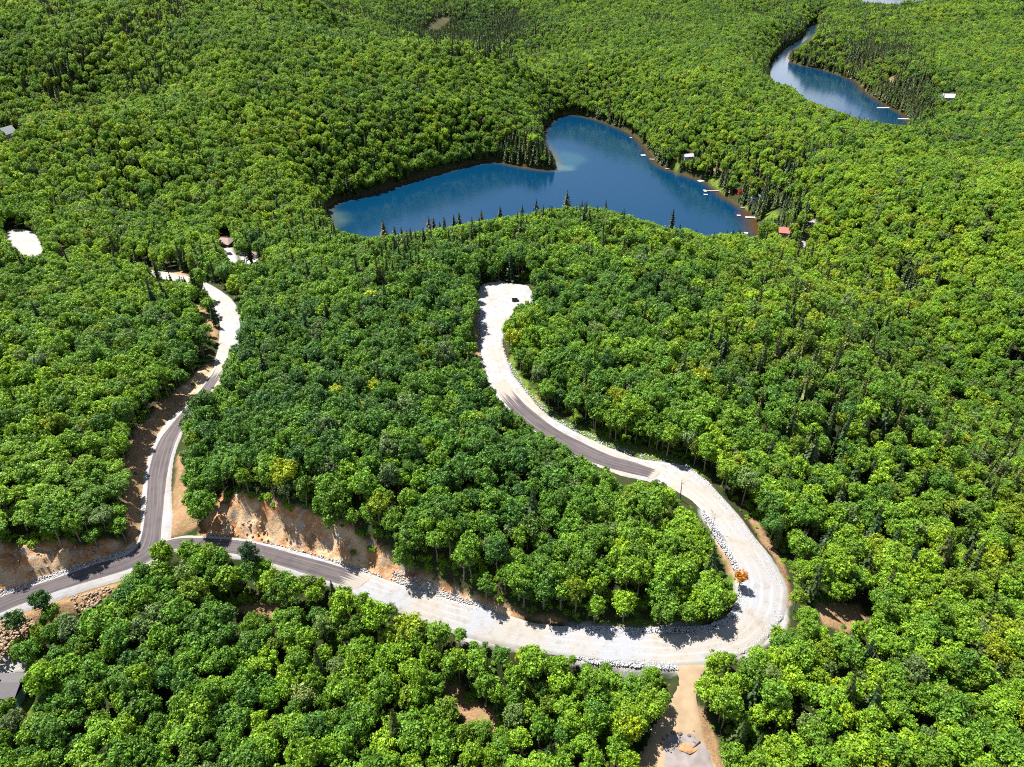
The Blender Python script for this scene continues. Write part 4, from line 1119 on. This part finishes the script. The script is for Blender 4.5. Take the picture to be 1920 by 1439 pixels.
# ------------------------------------------------------------ houses, docks, vehicles and small things
def house(name, label, px, py, Lx, Wy, Hh, rise, rz, mw, mr, over=.5, hip=0.0, win=3, chimney=True, cat='house', zoff=0.0):
    gx_, gy_, _ = on1(px, py); gz_ = float(land(np.array([gx_]), np.array([gy_]))[0])
    root = empty(name, (gx_, gy_, gz_ + zoff), rz); tag(root, label, cat)
    a, b_ = Lx / 2, Wy / 2
    wl = MB(); wl.box(-a, a, -b_, b_, -2.5, Hh)
    if not hip: wl.poly([(-a, -b_, Hh), (-a, b_, Hh), (-a, 0, Hh + rise - .05), (a, -b_, Hh), (a, b_, Hh), (a, 0, Hh + rise - .05)], [(0, 2, 1), (3, 4, 5)])
    wl.build('wall', mw, root)
    rf = MB(); A, B = a + over, b_ + over; k = rise / b_; e = Hh - over * k; t = .18
    hx = max(A - hip, .2)
    ps = [(-A, -B, e), (A, -B, e), (A, B, e), (-A, B, e), (-hx, 0, Hh + rise), (hx, 0, Hh + rise)]
    ps += [(p, q, r + t) for p, q, r in ps]
    rf.poly(ps, [(6, 7, 11, 10), (8, 9, 10, 11), (0, 4, 5, 1), (2, 5, 4, 3), (0, 1, 7, 6), (2, 3, 9, 8), (7, 8, 11), (9, 6, 10), (1, 5, 2), (3, 4, 0), (1, 2, 8, 7), (3, 0, 6, 9)])
    r_ = rf.build('roof', mr, root)
    if chimney:
        MB().box(a * .3, a * .3 + .6, .3, .9, Hh + rise * .4, Hh + rise + .9).build('chimney', M_BOULDER, r_)
    for i in range(win):
        wx = -a + (i + .5) * Lx / win
        f = MB().box(wx - .75, wx + .75, -b_ - .06, -b_ + .02, Hh * .42, Hh * .42 + 1.2).build('window', M_TRIM, root)
        MB().box(wx - .62, wx + .62, -b_ - .09, -b_ - .05, Hh * .42 + .1, Hh * .42 + 1.1).build('pane', M_GLASS, f)
    MB().box(a - .02, a + .06, -.5, .5, .1, 2.1).build('door', M_TRIM, root)
    return root
house('grey_roofed_house', 'long house with grey shingled roof and pale teal wall at the lower left edge', -12, 1300, 17, 6.6, 3.4, 1.3, 0, M_WALLT, M_ROOFG, .5, 0, 5, True)
house('brown_house', 'brown cottage with tan hipped roof in the trees left of the lake', 424, 462, 9.5, 10, 3.0, 2.2, math.radians(-8), M_WALLB, M_ROOFB, .6, 3.0, 3)
house('shed', 'small white and brown shed beside the driveway left of the lake', 476, 486, 4.5, 4, 2.6, 1.2, math.radians(10), M_WALLW, M_ROOFB, .3, 0, 1, False, 'shed')
house('red_roofed_cottage', 'white cottage with bright red roof at the right end of the lake', 1470, 441, 8.5, 7.5, 3.2, 2.4, math.radians(-15), M_WALLW, M_ROOFR, .5, 0, 3)
house('white_roofed_cottage', 'cottage with white metal roof above the right shore', 1290, 298, 9, 6, 3, 1.8, math.radians(10), M_WALLW, M_ROOFW, .5, 0, 3)
house('dark_red_cottage', 'small dark red roofed cottage behind the sloping shore lawn', 1346, 325, 8, 6, 3, 1.8, math.radians(-10), M_WALLB, M_ROOFD, .5, 0, 2)
house('blue_grey_cottage', 'blue grey roofed cottage half hidden in trees by the shore', 1416, 376, 8, 6, 3, 1.8, math.radians(-5), M_WALLW, M_ROOFL, .5, 0, 2)
house('white_barn', 'large white roofed building alone in the far right forest', 1783, 187, 20, 12, 4, 3, math.radians(-5), M_WALLW, M_ROOFW, .6, 0, 4, False, 'building')
house('white_gabled_house', 'white gabled house end showing at the far left edge', 19, 262, 12, 8, 4.5, 5.0, math.radians(75), M_WALLW, M_ROOFW, .4, 0, 2, False)

def dock(px, py, Lm, Wm, rz, label, m=M_WOOD, tee=False):
    q = at_plane(px, py, LAKE_Z)
    root = empty('dock', (q[0], q[1], LAKE_Z), rz); tag(root, label, 'dock', 'docks along the lake shore')
    d = MB(); d.box(-Lm / 2, Lm / 2, -Wm / 2, Wm / 2, .35, .55)
    if tee: d.box(-Lm / 2 - 2.5, -Lm / 2, -Wm * 1.3, Wm * 1.3, .352, .552)
    d.build('deck', m, root)
    for sx_ in (-1, 0, 1):
        for sy_ in (-1, 1):
            MB().tube([(sx_ * Lm * .45, sy_ * Wm * .42, -1.5), (sx_ * Lm * .45, sy_ * Wm * .42, .8)], [.11, .11], 6).build('post', m, root)
R_ = math.radians
dock(1226, 300, 9, 2.4, R_(-15), 'short pale dock, farthest up the right shore')
dock(1254, 317, 7, 2.2, R_(15), 'small wooden dock below the first shore lawn')
dock(1318, 340, 10, 4.5, R_(15), 'broad white dock jutting from the sloping lawn', M_FLOATW)
dock(1342, 359, 17, 2.2, R_(0), 'long narrow wooden dock reaching out into the lake', M_WOOD, True)
dock(1397, 390, 8, 2, R_(5), 'low tan dock right of the red tree')
dock(1409, 409, 10, 3.2, R_(-5), 'white dock below the round lawn', M_FLOATW)
dock(1436, 439, 9, 2.4, R_(-8), 'white dock nearest the red roofed cottage', M_FLOATW)
dock(1582, 140, 14, 5, R_(-10), 'pale boathouse dock at the upper bend of the far lake', M_WOOD)
dock(1604, 149, 14, 4, R_(-20), 'white dock left of the far lake point', M_FLOATW)
dock(1656, 203, 15, 5, R_(0), 'white dock midway down the far lake shore', M_FLOATW)
dock(1697, 224, 16, 4, R_(-5), 'white dock at the near end of the far lake', M_FLOATW)
def raft(px, py, s, label):
    q = at_plane(px, py, LAKE_Z)
    root = empty('swim_raft', (q[0], q[1], LAKE_Z), random.uniform(-.4, .4)); tag(root, label, 'raft', 'swim rafts on the lake')
    MB().box(-s, s, -s * .8, s * .8, .3, .5).build('deck', M_FLOATW, root)
    for k in (-1, 1): MB().box(k * s * .6 - .3, k * s * .6 + .3, -s * .78, s * .78, -.2, .298).build('float', M_TYRE, root)
raft(1183, 259, 1.2, 'tiny pale raft farthest out near the upper right shore')
raft(1206, 292, 2.4, 'bright white swim raft in open water near the upper right shore')
raft(1323, 366, 1.7, 'white swim raft just below the long narrow dock')
raft(1385, 405, 1.5, 'pale swim raft left of the white dock below the round lawn')
raft(1398, 438, 1.8, 'white swim raft nearest the near end of the lake')

def car(px, py, rz, paint, label, s=1.0):
    gx_, gy_, _ = on1(px, py); gz_ = float(land(np.array([gx_]), np.array([gy_]))[0])
    root = empty('parked_car', (gx_, gy_, gz_ + .05), rz); tag(root, label, 'car'); root.scale = (s, s, s)
    b = MB()
    prof = [(-2.3, .4), (-2.3, .85), (-1.3, 1.0), (1.3, 1.05), (2.3, .95), (2.3, .4)]
    n = len(prof); b.poly([(p, -.9, q) for p, q in prof] + [(p, .9, q) for p, q in prof], [tuple(range(n)), tuple(reversed(range(n, 2 * n)))] + [(i, i + n, (i + 1) % n + n, (i + 1) % n) for i in range(n)])
    b.build('body', paint, root)
    c = MB(); prof = [(-1.2, 1.0), (-.5, 1.55), (1.0, 1.6), (1.8, 1.05)]
    n = 4; c.poly([(p, -.8, q) for p, q in prof] + [(p, .8, q) for p, q in prof], [tuple(range(n)), tuple(reversed(range(n, 2 * n)))] + [(i, i + n, (i + 1) % n + n, (i + 1) % n) for i in range(n)])
    c.build('cabin', M_GLASS, root)
    MB().box(-.45, 1.0, -.78, .78, 1.57, 1.64).build('roof', paint, root)
    for sx_ in (-1.45, 1.45):
        for sy_ in (-.92, .72):
            MB().tube([(sx_, sy_, .34), (sx_, sy_ + .2, .34)], [.34, .34], 12).build('wheel', M_TYRE, root)
car(431, 481, R_(-40), M_CARK, 'black car parked on the white driveway below the brown cottage')
car(457, 482, R_(15), M_CARW, 'white car parked left of the small shed')

gx_, gy_, gz_ = on1(965, 564)
root = tag(empty('utility_cabinet', (gx_, gy_, gz_), .1), 'dark square cabinet at the right edge of the upper gravel clearing', 'cabinet')
MB().box(-1.3, 1.3, -1.0, 1.0, -.2, 2.0).build('body', M_BOX, root)
MB().box(-1.4, 1.4, -1.1, 1.1, 2.003, 2.14).build('lid', M_WALLW, root)
MB().box(-1.2, -.03, -1.05, -1.003, .1, 1.8).build('door', M_BOX, root); MB().box(.03, 1.2, -1.05, -1.003, .1, 1.8).build('door', M_BOX, root)

def boulder(px, py, s, label, seed):
    r = np.random.default_rng(seed)
    import bmesh
    bm = bmesh.new(); bmesh.ops.create_icosphere(bm, subdivisions=2, radius=s)
    for v in bm.verts:
        n = float(vnoise(np.array([v.co.x * 1.3 + seed]), np.array([v.co.y * 1.3 + v.co.z * 2]), s * .8, seed)[0])
        v.co *= 1 + .28 * n; v.co.x *= 1.3; v.co.z *= .75
    me = bpy.data.meshes.new('boulder'); bm.to_mesh(me); bm.free(); me.materials.append(M_BOULDER)
    q = on0([(px, py)])[0]
    o = link('boulder', me, None, (q[0], q[1], float(base0(q[:1], q[1:])[0]) + s * .35)); o.rotation_euler = (0, 0, r.uniform(0, 3))
    tag(o, label, 'boulder', 'dark boulders around the pad in the sandy clearing')
for i, (a, b, s, l) in enumerate([(1275, 1377, .48, 'largest dark boulder on the far edge of the concrete pad'), (1292, 1380, .36, 'dark boulder right of the largest one by the pad'), (1301, 1371, .16, 'tiny dark stone farthest right beyond the pad'),
                                  (1264, 1376, .28, 'dark boulder just left of the largest one by the pad'), (1259, 1375, .26, 'small dark boulder at the bend of the pad edge'), (1251, 1380, .34, 'dark boulder at the upper left pad corner'), (1244, 1387, .28, 'dark boulder on the left pad edge, upper one'),
                                  (1240, 1396, .24, 'dark boulder on the left pad edge, middle one'), (1241, 1405, .30, 'dark boulder on the left pad edge, lower one'), (258, 1036, .5, 'dark boulder on the white shoulder at the road fork')]):
    boulder(a, b, s, l, i + 3)
q0 = on0([(1294, 1408)])[0]; q1 = on0([(1312, 1391)])[0]; zz = float(base0(q0[:1], q0[1:])[0])
root = tag(empty('fallen_log', (q0[0], q0[1], zz)), 'charred fallen log lying across the dirt pile in the sandy clearing', 'log')
d = q1 - q0
MB().tube([(0, 0, .3), (d[0] * .5, d[1] * .5, .45), (d[0], d[1], .75)], [.12, .17, .22], 8).build('trunk', M_BOULDER, root)
MB().tube([(d[0] * .7, d[1] * .7, .5), (d[0] * .7 - .9, d[1] * .7 + .6, .7)], [.08, .04], 6).build('branch', M_BOULDER, root)
# dirt heap on the pad
qh = on0([(1290, 1402)])[0]
hv = []; nr, na = 6, 20
for i in range(nr + 1):
    for k in range(na):
        rr_ = 1.5 * i / nr; a = 6.283 * k / na
        n1 = float(vnoise(np.array([rr_ * math.cos(a)]), np.array([rr_ * math.sin(a)]), .8, 3)[0])
        hv.append((rr_ * math.cos(a) * (1.5 + .2 * n1), rr_ * math.sin(a) * (1 + .2 * n1), .5 * (1 - (i / nr) ** 1.5) + .14 * n1 * (i < nr) - .02 + .12))
hf = [(i * na + k, i * na + (k + 1) % na, (i + 1) * na + (k + 1) % na, (i + 1) * na + k) for i in range(nr) for k in range(na)]
o = link('dirt_heap', mesh_np('dirt_heap', hv, hf, solid('orange_dirt', (.27, .14, .065), .95, .3, 1.5)), None, (qh[0], qh[1], float(base0(qh[:1], qh[1:])[0])))
tag(o, 'low heap of orange dirt spilling over the concrete pad', 'dirt heap')

if 0:
    for c in CP: print('CP', [round(float(v)) for v in c], round(float(base1(np.array([c[0]]), np.array([c[1]]))[0]), 1), round(float(hill(np.array([c[0]]), np.array([c[1]]))[0]), 1))
